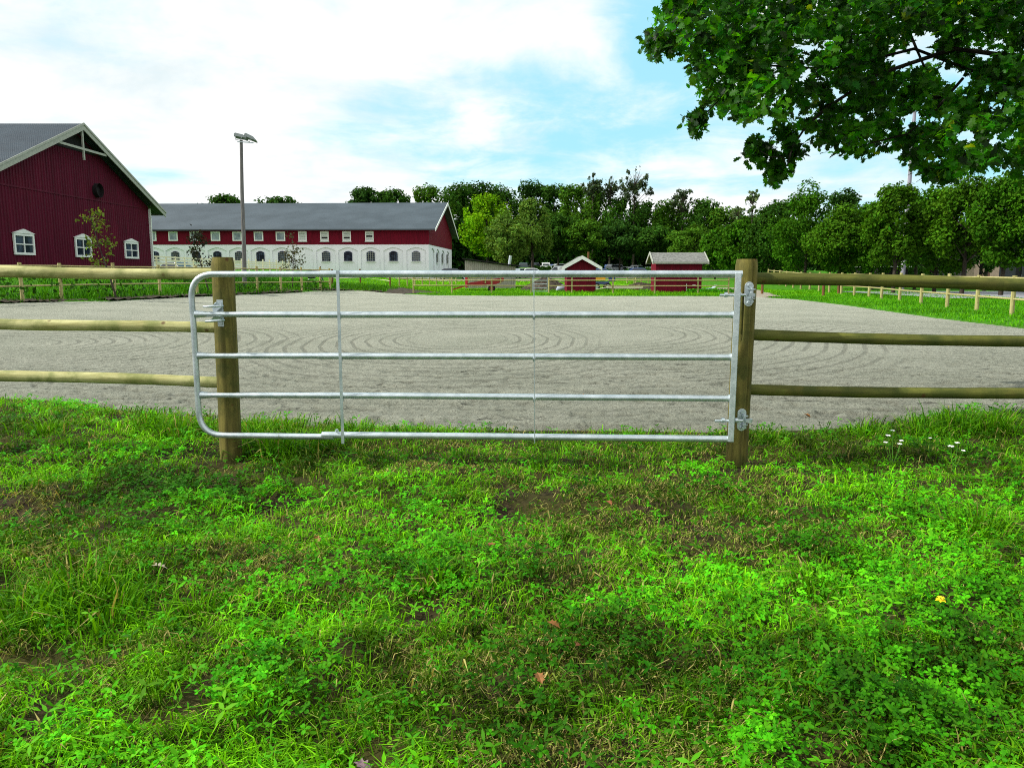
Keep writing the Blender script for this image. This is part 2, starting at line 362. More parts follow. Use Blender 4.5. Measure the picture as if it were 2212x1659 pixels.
def bare(x, y):
    px, py = proj(x, y, 0.0); b = 0
    for cx_, cy_, rx, ry in GROUND_P: b = np.maximum(b, np.exp(-((px - cx_) / rx) ** 2 - ((py - cy_) / ry) ** 2))
    return np.clip(b * 1.25 + (fbm(x * 2.3, y * 2.3, 3, 31) - .61) * 3.2 * (b * .6 + .4), 0, 1)
def GN(x, y):
    a = in_arena(x, y)
    bb = bare(x, y) * (y < 9)
    return G(x, y) + tuft(x, y) * near_w(y) * sst(-a, -.1, .5) * (1 - .85 * bb) - .07 * sst(a, 0, .35) - .02 * bb

def sheet(name, xs, ys, m, zoff=0.0, fn=GN, mask=None, smooth=True):
    X, Y = np.meshgrid(xs, ys); Z = fn(X, Y) + zoff
    V = np.stack([X, Y, Z], -1).reshape(-1, 3); nx = len(xs); ny = len(ys)
    i = (np.arange(ny - 1)[:, None] * nx + np.arange(nx - 1)[None]).ravel(); Fc = np.stack([i, i + 1, i + nx + 1, i + nx], 1)
    if mask is not None:
        c = V[Fc].mean(1); Fc = Fc[mask(c[:, 0], c[:, 1])]
    return tag(np_mesh(name, V, Fc, m, smooth=smooth), kind='structure')
def graded(a, b, step0, grow, lim):
    out = [a]; st = step0
    while out[-1] < b: out.append(out[-1] + st); st = min(st * grow, lim)
    return np.array(out)
xs = np.concatenate([-graded(8, 900, .3, 1.12, 60)[::-1], np.arange(-7.9, 7.95, .08), graded(8, 900, .3, 1.12, 60)])
ys = np.concatenate([-graded(.2, 500, .3, 1.2, 60)[::-1], np.arange(-.1, 8.8, .08), graded(8.85, 1500, .25, 1.06, 40)])
sheet('ground', xs, ys, SOIL)

# arena sand: rows and columns get coarser with distance
ROW = graded(6.8, 57, .028, 1.0055, .35); COL = np.linspace(-1, 1, 620)
def track(x, y, cx_, cy_, a, b, sp):
    r = np.hypot((x - cx_) / a, (y - cy_) / b) ; ph = r * min(a, b) / sp * 2 * math.pi + (fbm(x * .35, y * .35, 2, 3) - .5) * 3.0
    s_ = np.sin(ph); return -np.maximum(-s_ - .35, 0) * 1.5 * sst(r, .12, .3) * (1 - sst(r, .95, 1.1))
def sandZ(x, y, parts=False):
    d = in_arena(x, y)
    z = G(x, y) + .012 * (fbm(x * .7, y * .7, 3, 2) - .5)
    amp = .35 + .65 * fbm(x * .45 + 4, y * .45, 2, 77)
    rut = 0 * x
    rut += .014 * np.sin(y * 11 + x * 1.3 + fbm(x * .6, y * .6, 2, 8) * 7) * sst(11.5 - y, 0, 2.5)
    rut *= sst(46 - y, 0, 12)
    # trampled, clod-strewn ground: hoof holes
    n = fbm(x * 5.5 + y * 2.0, y * 7.5, 3, 41); hoof = -.055 * sst(n, .60, .72) * (fbm(x * .35, y * .8, 2, 51) * sst(14.5 - y, 0, 3) * .9 + .12)
    cl = (fbm(x * 16, y * 16, 2, 61) - .5) * .036 * (1.0 - .4 * sst(y, 12, 22))
    if parts: return 1 - np.clip(-rut * 9, 0, .38) - np.clip(-hoof * 7, 0, .42) - np.clip(-cl * 9, 0, .2)  # shade of ruts, hoof holes and clods, painted into the sand colour
    return z + rut + hoof + cl - .16 * sst(.4 - d, 0, .5)
U, Yg = np.meshgrid(COL, ROW); halfw = np.minimum(.80 * Yg + 1.5, 30); Xg = U * halfw
Xl = np.stack([-halfw[:, 0] - (np.maximum(halfw[:, 0], 22) - halfw[:, 0] + .01) * t for t in np.linspace(1, .04, 26)], 1); Xg = np.concatenate([Xl, Xg, -Xl[:, ::-1]], 1); Yg = np.repeat(Yg[:, :1], Xg.shape[1], 1)
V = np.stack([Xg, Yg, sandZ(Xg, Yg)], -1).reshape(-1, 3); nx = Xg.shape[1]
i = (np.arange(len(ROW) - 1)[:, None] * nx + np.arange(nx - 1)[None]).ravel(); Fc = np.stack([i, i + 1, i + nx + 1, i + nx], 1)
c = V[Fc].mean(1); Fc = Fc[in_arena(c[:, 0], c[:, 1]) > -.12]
hollow_shade_col = sandZ(Xg, Yg, True).reshape(-1, 1) * np.ones((1, 3)); tag(np_mesh('riding_arena', V, Fc, SAND, col=hollow_shade_col, smooth=True), kind='structure')

# gravel and asphalt sheets
def soil_strip(x, y):
    d = -x - fenceX(y); a = in_arena(x, y); return (a > -1.0 + 1.2 * (fbm(x * .8, y * .8, 2, 66) - .5)) & (a < .14 + .2 * (fbm(x * 2, y * 2, 2, 67) - .5)) & (fbm(x * .6, y * .6, 2, 68) > .40)
sheet('bare_soil', np.arange(-24, -9, .16), np.arange(24, 56, .2), MUD, .075, mask=soil_strip)
sheet('yard', np.linspace(-34, 6, 60), np.linspace(84, 100, 20), GRAVEL, .06)
sheet('path', np.linspace(-13.5, -5, 30), np.linspace(53, 66, 26), MUD, .03, mask=lambda x, y: np.abs(x - (-12.5 + (66 - y) * .45)) < 3.2)
sheet('gravel_track', np.linspace(13.4, 21, 24), np.linspace(45.5, 66, 44), GRAVEL, .05, mask=lambda x, y: np.abs(x - (15 + (y - 49) * .22)) < 1.6 + .2 * np.sin(y))
sheet('road', np.linspace(23, 90, 60), np.linspace(41, 55, 12), ASPH, .06)
sheet('car_park', np.linspace(-6, 60, 60), np.linspace(118, 135.5, 20), GRAVEL, .06)

# ------------------------------------------------------------------ near fence, posts, gate
def log(mb, a, b, ra, rb, seg=18, n=22, wob=.02, bend=.010):
    a = Vector(a); b = Vector(b); ph = random.random() * 9; pts = []; rs = []
    for k in range(n + 1):
        t = k / n; p = a.lerp(b, t); p.z += bend * math.sin(ph + 5 * t) ; pts.append(p); rs.append((ra + (rb - ra) * t) * (1 + wob * math.sin(ph * 2 + 23 * t) + random.uniform(-1, 1) * wob * .5))
    mb.tube(pts, rs, seg); return mb
YL, YR = 6.08, 5.97       # gate posts: left, right
def gate_post(px_top, px_bot, py_top, py_bot, Y, label, crack):
    t_ = at_Y(px_top, py_top, Y); b_ = at_Y(px_bot, py_bot, Y); g = float(G(b_.x, b_.y))
    root = thing('gate_post', label, 'post', (b_.x, Y, g), group='wooden gate posts')
    r = .5 * (46 / F) * Y * 1.01; hh = t_.z - g; lean = t_.x - b_.x
    seg = 64; rows = 40; vs = []; fs = []
    ca = R(-62)          # angle of the drying crack on the post's face
    for i_ in range(rows + 1):
        z = -.35 + (hh + .35) * i_ / rows; f = (z / hh)
        rt = r * (1 - (.10 if i_ == rows else 0)) * (1 + .006 * math.sin(z * 9))
        zz_ = z - (.006 if i_ == rows - 1 else 0)
        for k in range(seg):
            a = 2 * math.pi * k / seg; rr = rt
            if crack:
                c0 = R(-66) + R(4) * math.sin(z * 2.3) ; da = abs((a - c0 + math.pi) % (2 * math.pi) - math.pi)
                if da < R(6): rr = rt * (1 - .34 * (1 - da / R(6)))
                c1 = R(-112); da = abs((a - c1 + math.pi) % (2 * math.pi) - math.pi)
                if da < R(4.2) and .62 < f < .86: rr = rt * (1 - .2 * (1 - da / R(4.2)))
            vs.append((lean * f + rr * math.cos(a), rr * math.sin(a), zz_))
    for i_ in range(rows):
        for k in range(seg): a = i_ * seg + k; b = i_ * seg + (k + 1) % seg; fs.append((a, b, b + seg, a + seg))
    m = MB(); m.add(vs, fs, True); m.add(vs[-seg:], [tuple(range(seg))]); m.build('timber', POST, root)
    return root, t_, b_, r
pl_, plt, plb, rpost = gate_post(480.5, 501, 556, 1012, YL, 'round wooden gate post with two galvanised latch rings at its front', False)
pr_, prt, prb, _ = gate_post(1613.5, 1590, 560, 1008, YR, 'round wooden gate post split by a long dark crack, carrying the hinges', True)

def near_fence(ends, Ya, Yb, m, label, far_x):
    root = thing('round_rail_fence', label, 'fence', (ends[0][1][0] * 0 + at_Y(far_x, 700, Yb).x, Yb, 0))
    inv = root.location.copy(); lb = ('', '', '')
    for (a, b, ra, rb) in ends:
        A = at_Y(a[0], a[1], Ya) - inv; B = at_Y(b[0], b[1], Yb) - inv; D_ = (B - A)
        me = MB(); log(me, A, B + D_ * .54, ra, rb); me.build('rail', m, root)
    B = at_Y(far_x, 700, Yb) + (at_Y(far_x, 700, Yb) - at_Y(1106, 700, Yb)) * .22 - inv
    me = MB(); me.tube([(B.x, .13, -.2), (B.x, .13, 1.58)], [.083, .08], 24); me.build('post', m if False else POST, root)
    return root
near_fence([((492, 592), (0, 586), .040, .052), ((492, 711), (0, 698), .043, .045), ((492, 828), (0, 811), .043, .045)], YL + .02, YL + .12, RAILP,
           'pale round rail fence running left from the gate\'s latch post', -60)
near_fence([((1605, 600), (2212, 618), .046, .053), ((1605, 722), (2212, 738), .043, .044), ((1605, 840), (2212, 851), .043, .044)], YR + .08, YR + .06, RAIL_SHADE,
           'greenish round rail fence, tree shade put into its colour, running right from the cracked hinge post', 2270)

# the galvanised field gate
YGL, YGR = 5.93, 5.80
def gp(px, py):       # a point of the gate plane seen at px, py
    a = at_Y(px, py, YGL); f = (px - 413) / (1590 - 413); return at_Y(px, py, YGL + (YGR - YGL) * f)
gate = thing('field_gate', 'silver galvanised five bar metal field gate with rounded left corners', 'gate', (gp(413, 940).x, YGL, 0))
g0 = gate.location.copy()
def gl(px, py): return gp(px, py) - g0
def arc(p0, pc, p1, n=9):
    return [p0 * (1 - t) ** 2 + pc * 2 * t * (1 - t) + p1 * t * t for t in [k / n for k in range(n + 1)]]
tl = gl(411, 592.5); bl_ = gl(436, 939.5)
up_s, up_c, up_e = gl(414, 645), gl(411.5, 593), gl(462, 592.5)
lo_s, lo_c, lo_e = gl(429, 885), gl(431.5, 939), gl(482, 940)
mb = MB(); rin, rout = .0228, .0258
path = [gl(730, 592.3), gl(600, 592.4)] + arc(up_e, up_c, up_s) + [gl(418, 700), gl(424, 800)] + arc(lo_s, lo_c, lo_e) + [gl(600, 942), gl(720, 943.3)]
mb.tube(path, rin, 20); mb.build('end_frame', GALV, gate)
mb = MB(); mb.tube([gl(692, 592.2), gl(1000, 592), gl(1603, 592)], rout, 20); mb.build('top_rail', GALV, gate)
mb = MB(); mb.tube([gl(696, 939.5), gl(1000, 942), gl(1582, 948.5)], rout, 20); mb.build('bottom_rail', GALV, gate)
for (yl, ys_, yr, xl, xr) in ((679, 680, 680.5, 422, 1588), (768.5, 769, 772, 428, 1584), (853.5, 854, 861, 434, 1580)):
    mb = MB(); s = xl
    # flattened left end, inner tube, sleeve mark, outer tube
    A = gl(s, yl); B = gl(s + 26, yl + .2); Cc = gl(512, yl + .4); Dd = gl(700, ys_ + .2)
    mb.tube([A, A.lerp(B, .5), B, Cc], [.029, .024, .0205, .0205], 16); mb.tube([Cc, Dd], .0225, 16)
    mb.tube([gl(690, ys_ + .3), gl(735, ys_ + .3), gl(xr - 2, yr)], [.0238, .0238, .0234], 18)
    e = gl(xr - 3, yr); mb.tube([e + Vector((-.018, 0, 0)), e + Vector((.004, 0, 0))], [.026, .031], 14)
    mb.build('bar', GALV, gate)
# square hinge stile
a = gl(1594.5, 589.5); b = gl(1577.5, 953); mb = MB(); mb.beam(a + Vector((0, -.012, 0)), b + Vector((0, -.012, 0)), .048, .045); mb.build('hinge_stile', GALV, gate, .004)
# upright straps
for (x0, x1, w_, nm) in ((733, 742.5, .022, 'wide'), (1155, 1154.5, .0055, 'thin')):
    mb = MB(); a = gl(x0 - 2, 585) + Vector((0, -.031, 0)); b = gl(x1, 956) + Vector((0, -.031, 0)); n = 14
    pts = [a.lerp(b, k / n) for k in range(n + 1)]
    for k in range(n): mb.beam(pts[k], pts[k + 1], w_, .005) if False else mb.box((pts[k] + pts[k + 1]) / 2, (w_, .006, (pts[k] - pts[k + 1]).length * 1.02))
    for yy in ((592, 680, 769.5, 856, 941.5) if w_ > .01 else (592, 680.3, 770.5, 858, 944.5)):
        f = (yy - 585) / 371; q = a.lerp(b, f); mb.tube([q + Vector((-.009, .028, 0)), q + Vector((.009, .028, 0))], .0285, 18)
    mb.build('upright_strap', GALV, gate)
mb = MB(); q = gl(729, 932) + Vector((0, -.02, 0)); mb.tube([q, q + Vector((0, 0, .022))], .009, 8); mb.tube([q + Vector((0, 0, .006)), q + Vector((0, 0, .014))], .015, 6); mb.build('bolt', GALV, gate)
for (px, py, lx) in ((1585, 637, 1555), (1578.5, 908, 1544)):
    q = gl(px, py); q.y = (gl(px, py)).y - .004; e = gl(lx, py + 1)
    mb = MB(); mb.tube([e, gl(px + 26, py + .5)], .0105, 14)
    for o_ in (-17, 12): n_ = gl(px + o_, py); mb.tube([n_ + Vector((-.011, 0, 0)), n_ + Vector((.011, 0, 0))], .021, 6)
    k = gl(px + 38, py + .5); k.y += .0
    mb.tube([k + Vector((0, 0, -.013)), k + Vector((0, 0, .013))], .03, 18)
    mb.build('hinge_bolt', GALV, gate)
def rounded_plate(mb, cxy, wd, ht, th, n=8):
    c = Vector(cxy); pts = []
    for k in range(n + 1): a = math.pi * k / n; pts.append(c + Vector((wd / 2 * math.cos(a), 0, ht / 2 - wd / 2 + wd / 2 * math.sin(a))))
    for k in range(n + 1): a = math.pi + math.pi * k / n; pts.append(c + Vector((wd / 2 * math.cos(a), 0, -ht / 2 + wd / 2 + wd / 2 * math.sin(a))))
    mb.prism(pts, (0, th, 0))
for (px, p0, p1) in ((1618, 609, 662.5), (1602.5, 883, 931)):
    c = at_Y(px, (p0 + p1) / 2, YR - rpost - .012); hh = at_Y(px, p0, c.y).z - at_Y(px, p1, c.y).z
    root = thing('hinge_bracket', '%s galvanised hinge plate bolted to the cracked gate post' % ('upper' if p0 < 800 else 'lower'), 'hinge', c, group='gate hinges')
    mb = MB(); rounded_plate(mb, (0, 0, 0), .066, hh, .012); mb.build('plate', GALV, root, .002)
    for dz in (-.5, .5):
        z = dz * (hh - .055); mb = MB(); mb.tube([(0, -.014, z), (0, .01, z)], [.014, .02], 6); mb.build('bolt_head', GALV, root)
    mb = MB()
    for dz in (.034, -.034):
        mb.prism([Vector((.024 * math.cos(t_) + .015, -.028 + .03 * math.sin(t_), dz)) for t_ in [2 * math.pi * k / 14 for k in range(14)]], (0, 0, .007))
    mb.tube([(.012, -.026, -.052), (.012, -.026, .052)], .011, 12); mb.tube([(.012, -.026, -.062), (.012, -.026, -.045)], .018, 6); mb.build('pin', GALV, root)
# latch on the left post
c = at_Y(476, 677, YL - rpost - .006)
lat = thing('gate_latch', 'galvanised gate latch with two oval rings on the left gate post', 'latch', c)
k = at_Y(476, 648, c.y).z - c.z; mb = MB(); mb.box((0, 0, 0), (.048, .006, 2 * k)); mb.build('back_plate', GALV, lat, .002)
for z in (k - .028, -k + .03):
    mb = MB(); mb.tube([(.002, -.012, z), (.002, .0, z)], .016, 6); mb.tube([(.002, -.004, z), (.002, -.001, z)], .02, 16); mb.build('bolt_head', GALV, lat)
def ring(z, x0, x1, tilt):
    n = 28; pts = [Vector(((x0 + x1) / 2 + (x1 - x0) / 2 * math.cos(2 * math.pi * t / n), -.055 + .052 * math.sin(2 * math.pi * t / n), z + tilt * math.cos(2 * math.pi * t / n))) for t in range(n + 1)]
    return MB().tube(pts, .0088, 10, False)
xr0, xr1 = at_Y(447, 664, c.y).x - c.x, at_Y(486, 664, c.y).x - c.x
ring(at_Y(470, 664, c.y).z - c.z + .01, xr0, xr1, .002).build('ring', GALV, lat)
ring(at_Y(470, 692, c.y).z - c.z, xr0 + .01, xr1 + .004, .004).build('ring', GALV, lat)
mb = MB(); zt = at_Y(470, 664, c.y).z - c.z + .01; zb = at_Y(470, 690, c.y).z - c.z
mb.prism([Vector((-.05, -.02, zt - .006)), Vector((-.03, -.06, zt - .045)), Vector((-.012, -.06, zt - .045)), Vector((.02, -.01, zt - .006))], (0, -.008, 0))
mb.prism([Vector((-.044, -.04, zt + .004)), Vector((-.026, -.02, zt + .03)), Vector((-.024, -.008, zt + .03)), Vector((-.024, -.008, zt + .004))], (.006, 0, 0)); mb.build('wedge', GALV, lat)
mb = MB(); mb.prism([Vector((-.055, -.06, zb + .002)), Vector((-.02, -.05, zb + .034)), Vector((.02, -.02, zb + .036)), Vector((.02, -.01, zb + .002))], (.003, -.007, 0)); mb.build('wedge', GALV, lat)

# ------------------------------------------------------------------ far fences
def rail_fence(name, pts, label, cat='fence', hts=(.56, .91, 1.27), post=1.38, r=.055, rr=.032, m=FARW, extra=.1, group=None, rm=None):
    """pts: post positions (x, y); one mesh for each post, one for each long rail"""
    root = thing(name, label, cat, (pts[0][0], pts[0][1], float(G(*pts[0]))), group=group); o = Vector(root.location)
    P3 = [Vector((x, y, float(G(x, y)))) - o for x, y in pts]
    for p in P3:
        q = p + Vector((random.uniform(-.02, .02), 0, post + random.uniform(-.03, .03)))
        MB().tube([p - Vector((0, 0, .3)), q], [r, r * .97], 12).build('post', m, root)
    for h in hts:
        mb = MB(); a = [p + Vector((0, -r * .9, h + random.uniform(-.012, .012))) for p in P3]; mb.tube(a, rr, 8); mb.build('rail', rm or m, root)
    return root
def line(a, b, n): return [(a[0] + (b[0] - a[0]) * k / (n - 1), a[1] + (b[1] - a[1]) * k / (n - 1)) for k in range(n)]
def on_line(pxs, a, b):
    """where sight lines at columns pxs meet the line a-b on the ground"""
    out = []
    for px in pxs:
        s_ = (px - CX) / F / math.cos(PITCH) ; s_ = s_ * 1.0
        # x = s*y
        t = (s_ * .99 * a[1] - a[0]) / ((b[0] - a[0]) - s_ * .99 * (b[1] - a[1])); out.append((a[0] + t * (b[0] - a[0]), a[1] + t * (b[1] - a[1])))
    return out
LA, LB = (-18.3, 30.3), (-12.2, 53.5)
rail_fence('post_and_rail_fence', on_line([-135, -35, 55, 139, 254.5, 351, 431, 497, 560, 611, 656, 696, 716], LA, LB), 'long post and rail fence along the grassy bank left of the arena', hts=(.60, .98, 1.36), post=1.5, r=.07)
bk = on_line([893, 977, 1062, 1147], (0, 51.8), (10, 51.6)); bk[0] = (bk[0][0] * 1.02, 53.4)
rail_fence('post_and_rail_fence', bk, 'post and rail fence behind the arena in front of the red trailer')
bk2 = on_line([1185, 1234, 1322, 1412, 1504.5, 1570], (0, 51.6), (10, 51.3))
rail_fence('post_and_rail_fence', bk2, 'post and rail fence behind the arena in front of the two red sheds')
rb = on_line([1654, 1666.6, 1679, 1693, 1708.6, 1725, 1744, 1764, 1786, 1812, 1840, 1872, 1899, 1938, 1985, 2041, 2106, 2182, 2285, 2420], (17.3, 26.9), (20.9, 48.5))
rail_fence('post_and_rail_fence', rb, 'long post and rail fence down the right side of the arena before the lime trees', r=.075, rr=.036)
rail_fence('paddock_fence', [tuple(at_Z(718, 626, .15).xy), tuple(at_Z(779, 622, .12).xy), tuple(at_Z(843, 626, .05).xy), ], 'two rail paddock fence with pale rails across the far left arena exit', hts=(.62, 1.1), post=1.3, m=BRW, rm=CREAM, r=.07)
rail_fence('paddock_fence', line(tuple(at_Z(863, 622, .12).xy), tuple(at_Z(985, 613.5, .3).xy), 9), 'small paddock fence running away beside the white stable', hts=(.7, 1.15), post=1.25)
rail_fence('paddock_fence', line((11.5, 78), (17.5, 80), 9), 'farthest small paddock fence seen right of the second red shed', hts=(.5, .8, 1.1), post=1.25)
rail_fence('paddock_fence', line((4.8, 70), (13.5, 72), 5), 'paddock fence behind the timber pile between the two sheds', hts=(.6, 1.05), post=1.2)
for px, py, lb in ((1646, 636.6, 'reddish brown post standing alone at the right back arena corner'), (1778, 641, 'brown post standing in the grass inside the right arena fence'), (1811, 637, 'brown post standing close before the right arena fence')):
    p = at_Z(px, py, 0); root = thing('wooden_post', lb, 'post', p, group='lone brown posts'); mb = MB(); mb.tube([(0, 0, -.2), (0, 0, .7), (.02, 0, 1.36)], [.085, .082, .08], 14); mb.build('timber', BRW, root)
# white board fence below the white stable: runs away and down to the right
A_, B_ = at_Y(318, 580, 63), at_Y(625, 583.5, 80)
n = 19; root = thing('board_fence', 'white four board fence in front of the white stable', 'fence', (A_.x, A_.y, A_.z)); P3 = [A_.lerp(B_, k / (n - 1)) - A_ for k in range(n)]
for p in P3: MB().box(p + Vector((0, 0, .2)), (.1, .1, 1.6)).build('post', CREAM, root)
for h in (.12, .42, .72, .98):
    mb = MB()
    for k in range(n - 1): mb.beam(P3[k] + Vector((0, -.06, h * (1 - .4 * k / n))), P3[k + 1] + Vector((0, -.06, h * (1 - .4 * (k + 1) / n))), .03, .12)
    mb.build('board', CREAM, root)

# small field gate in the back fence
a, b = bk[-1], bk2[0]; root = thing('small_field_gate', 'small galvanised field gate between two posts in the back fence', 'gate', (a[0] + .1, a[1], 0)); wd = b[0] - a[0] - .2
for h in (.18, .42, .66, .90, 1.14): MB().tube([(0, 0, h), (wd, 0, h)], .02, 8).build('bar', GALV, root)
for x in (0, wd): MB().tube([(x, 0, .15), (x, 0, 1.17)], .024, 8).build('stile', GALV, root)

# ------------------------------------------------------------------ red barn (gable faces the arena)
XB = -27.8
def bx(px, py): return at_X(px, py, XB)
cor = bx(328, 577); Yc = cor.y; Zb = cor.z
pk_ = at_X(180, 266, XB + .83); tip_ = at_X(358, 459, XB + .83); Ypk = pk_.y; half = Yc - Ypk; SLB = (pk_.z - tip_.z) / (tip_.y - Ypk); zpk = pk_.z - .22; zev = zpk - half * SLB
barn = thing('red_barn', 'big crimson ribbed barn with a grey roof and white gable trim', 'barn', (XB, Ypk, Zb)); h_e = zev - Zb; h_p = zpk - Zb
L = 46
# front wall with real ribs
mb = MB(); n = int(2 * half / .30); ys_r = []
y = -half
prof = []
while y < half:
    for dy, dx in ((0, 0), (.10, 0), (.13, .035), (.21, .035), (.24, 0)):
        yy = y + dy
        if yy < half: prof.append((yy, dx))
    y += .27
prof.append((half, 0)); zs = lambda yy: h_e + (half - abs(yy)) * SLB
vs = []; fs = []
for (yy, dx) in prof: vs += [(dx, yy, -.8), (dx, yy, zs(yy))]
for k in range(len(prof) - 1): fs.append((2 * k, 2 * k + 2, 2 * k + 3, 2 * k + 1))
mb.add(vs, fs)
mb.prism([(-.02, -half, -.8), (-.02, half, -.8), (-.02, half, h_e), (-.02, 0, h_p), (-.02, -half, h_e)], (-.2, 0, 0))
mb.prism([(-L, -half, -.8), (-L, half, -.8), (-L, half, h_e), (-L, 0, h_p), (-L, -half, h_e)], (-.2, 0, 0))
for s_ in (-1, 1): mb.box((-L / 2, s_ * (half - .1), h_e / 2 - .4), (L - .5, .2, h_e + .8))
mb.build('wall', SIDING, barn)
zl = bx(178, 428).z - Zb
MB().box((.045, 0, zl), (.02, 2 * half - .1, .10)).build('joint_trim', SIDING, barn)
ov = tip_.y - Yc; th = .16; sl_ = SLB
def roof_side(mb, s_, lenx, x1, half, hp, over, th, sl):
    z0 = hp - (half + over) * sl
    mb.prism([(x1, 0, hp + .02), (x1, s_ * (half + over), z0 + .02), (x1, s_ * (half + over), z0 + .02 + th), (x1, 0, hp + .02 + th)], (-lenx, 0, 0))
def corr(t):
    co = t.n('ShaderNodeTexCoord').outputs['Object']
    wv = t.n('ShaderNodeTexWave', {'Vector': co, 'Scale': 2.6}, wave_type='BANDS', bands_direction='X').outputs[1]
    wv2 = t.n('ShaderNodeTexWave', {'Vector': co, 'Scale': .9}, wave_type='BANDS', bands_direction='Y').outputs[1]
    n = t.noise(.5, 6, .65, co); c = t.mix(t.mapr(n, .3, .7), S(38, 52, 64), S(52, 68, 80)); c = t.mix(t.mapr(wv2, .9, 1, 0, .3), c, S(60, 72, 86))
    return principled(t, c, .55, bump=t.math('ADD', wv, t.math('MULTIPLY', wv2, .3)), bstr=1, bdist=.09)
ROOFC = mat('corrugated_roofing', corr)
mb = MB(); roof_side(mb, -1, L + 2, .75, half, h_p, ov, th, sl_); mb.build('roof', ROOFC, barn)
mb = MB(); roof_side(mb, 1, L + 2, .75, half, h_p, ov, th, sl_); mb.build('roof', ROOFC, barn)
for s_ in (-1, 1):
    mb = MB(); z0 = h_p - (half + ov) * sl_
    mb.prism([(.78, 0, h_p + .2), (.78, s_ * (half + ov + .03), z0 + .2), (.78, s_ * (half + ov + .03), z0 - .16), (.78, 0, h_p - .22)], (.05, 0, 0))
    mb.prism([(.845, 0, h_p + .24), (.845, s_ * (half + ov + .06), z0 + .24), (.845, s_ * (half + ov + .06), z0 + .12), (.845, 0, h_p + .1)], (.03, 0, 0)); mb.build('barge_board', GREYW, barn)
    MB().box((-L / 2 + .2, s_ * (half + ov + .02), z0 + .08), (L + .9, .03, .24)).build('fascia', GREYW, barn)
mb = MB(); d = 1.5
mb.box((.70, 0, h_p - .30 - d / 2 - .1), (.10, .13, d + .3)); mb.beam((.72, -(d - .35) / sl_ * 1.0, h_p - d + .12), (.72, (d - .35) / sl_, h_p - d + .12), .09, .14); mb.build('gable_brace', GREYW, barn)
mb = MB(); mb.prism([(.06, 0, h_p - .15), (.06, -(d - .3) / sl_, h_p - d + .08), (.06, (d - .3) / sl_, h_p - d + .08)], (-.02, 0, 0)); mb.build('gable_recess', DARK, barn)
vp = bx(207, 412); q = vp - Vector((XB, Ypk, Zb)); mb = MB(); mb.tube([(-.02, q.y, q.z), (.30, q.y, q.z)], .46, 28, False); mb.tube([(.02, q.y, q.z), (.06, q.y, q.z)], .44, 28); mb.build('round_vent', DARK, barn)
MB().box((.02, half + .02, h_e / 2 - .2), (.32, .12, h_e + .2)).build('corner_board', WHITE, barn)
def casement(parent, px0, px1, py0, py1, P0, plane):
    a = bx(px0, py1) - P0; b = bx(px1, py1) - P0; zt_ = (bx((px0 + px1) / 2, py0) - P0).z; zb_ = (a.z + b.z) / 2; wy = b.y - a.y; cy_ = (a.y + b.y) / 2; zt_ -= .22
    fr = MB(); t_ = .13
    for yy in (cy_ - wy / 2 + t_ / 2, cy_ + wy / 2 - t_ / 2): fr.box((.08, yy, (zb_ + zt_) / 2), (.09, t_, zt_ - zb_))
    for z in (zb_ + t_ / 2, zt_ - t_ / 2): fr.box((.082, cy_, z), (.095, wy - 2 * t_, t_))
    fr.box((.085, cy_, (zb_ + zt_) / 2), (.05, .06, zt_ - zb_ - 2 * t_)); fr.box((.087, cy_, (zb_ + zt_) / 2), (.05, wy - 2 * t_, .06))
    w_ = fr.build('window', WHITE, parent)
    pg = MB(); pg.prism([(.04, cy_ - wy / 2 - .1, zt_ + .01), (.04, cy_ + wy / 2 + .1, zt_ + .01), (.04, cy_, zt_ + .26)], (.12, 0, 0)); pg.build('pediment', WHITE, w_)
    MB().box((.055, cy_, (zb_ + zt_) / 2), (.02, wy - 2 * t_, zt_ - zb_ - 2 * t_)).build('pane', GLASS, w_)
PB = Vector((XB, Ypk, Zb))
casement(barn, 29, 73, 497, 551, PB, 0); casement(barn, 162, 196.5, 507, 556, PB, 0); casement(barn, 268.5, 297.5, 517, 559, PB, 0)

# ------------------------------------------------------------------ long white stable
P0 = Vector((-10.9, 102.6, 0.3)); yaw = R(-2.4)
stable = thing('long_stable', 'long two storey stable, whitewashed arched ground floor under crimson boards and grey roof', 'stable', P0, yaw)
# local frame: +x runs right, facade along -x at y=0, gable wall along +y at x=0
Ls, Wd = 66, 25.4; dirx = Vector((math.cos(yaw), math.sin(yaw), 0))
def fac(px, py):
    """local x and z on the facade plane"""
    d = ray(px, py); nrm = Vector((-math.sin(yaw), math.cos(yaw), 0)); o_ = Vector((0, 0, H)); t = (P0 - o_).dot(nrm) / d.dot(nrm); q = o_ + d * t - P0
    return q.dot(dirx), q.z
dvec = Vector((-math.sin(yaw), math.cos(yaw), 0))
def gab(px, py):
    d = ray(px, py); t = (P0 - Vector((0, 0, H))).dot(dirx) / d.dot(dirx); q = Vector((0, 0, H)) + d * t - P0; return q.dot(dvec), q.z
zw = fac(933, 528)[1]; z_eave = fac(940, 498)[1]; ridge_v = Wd / 2
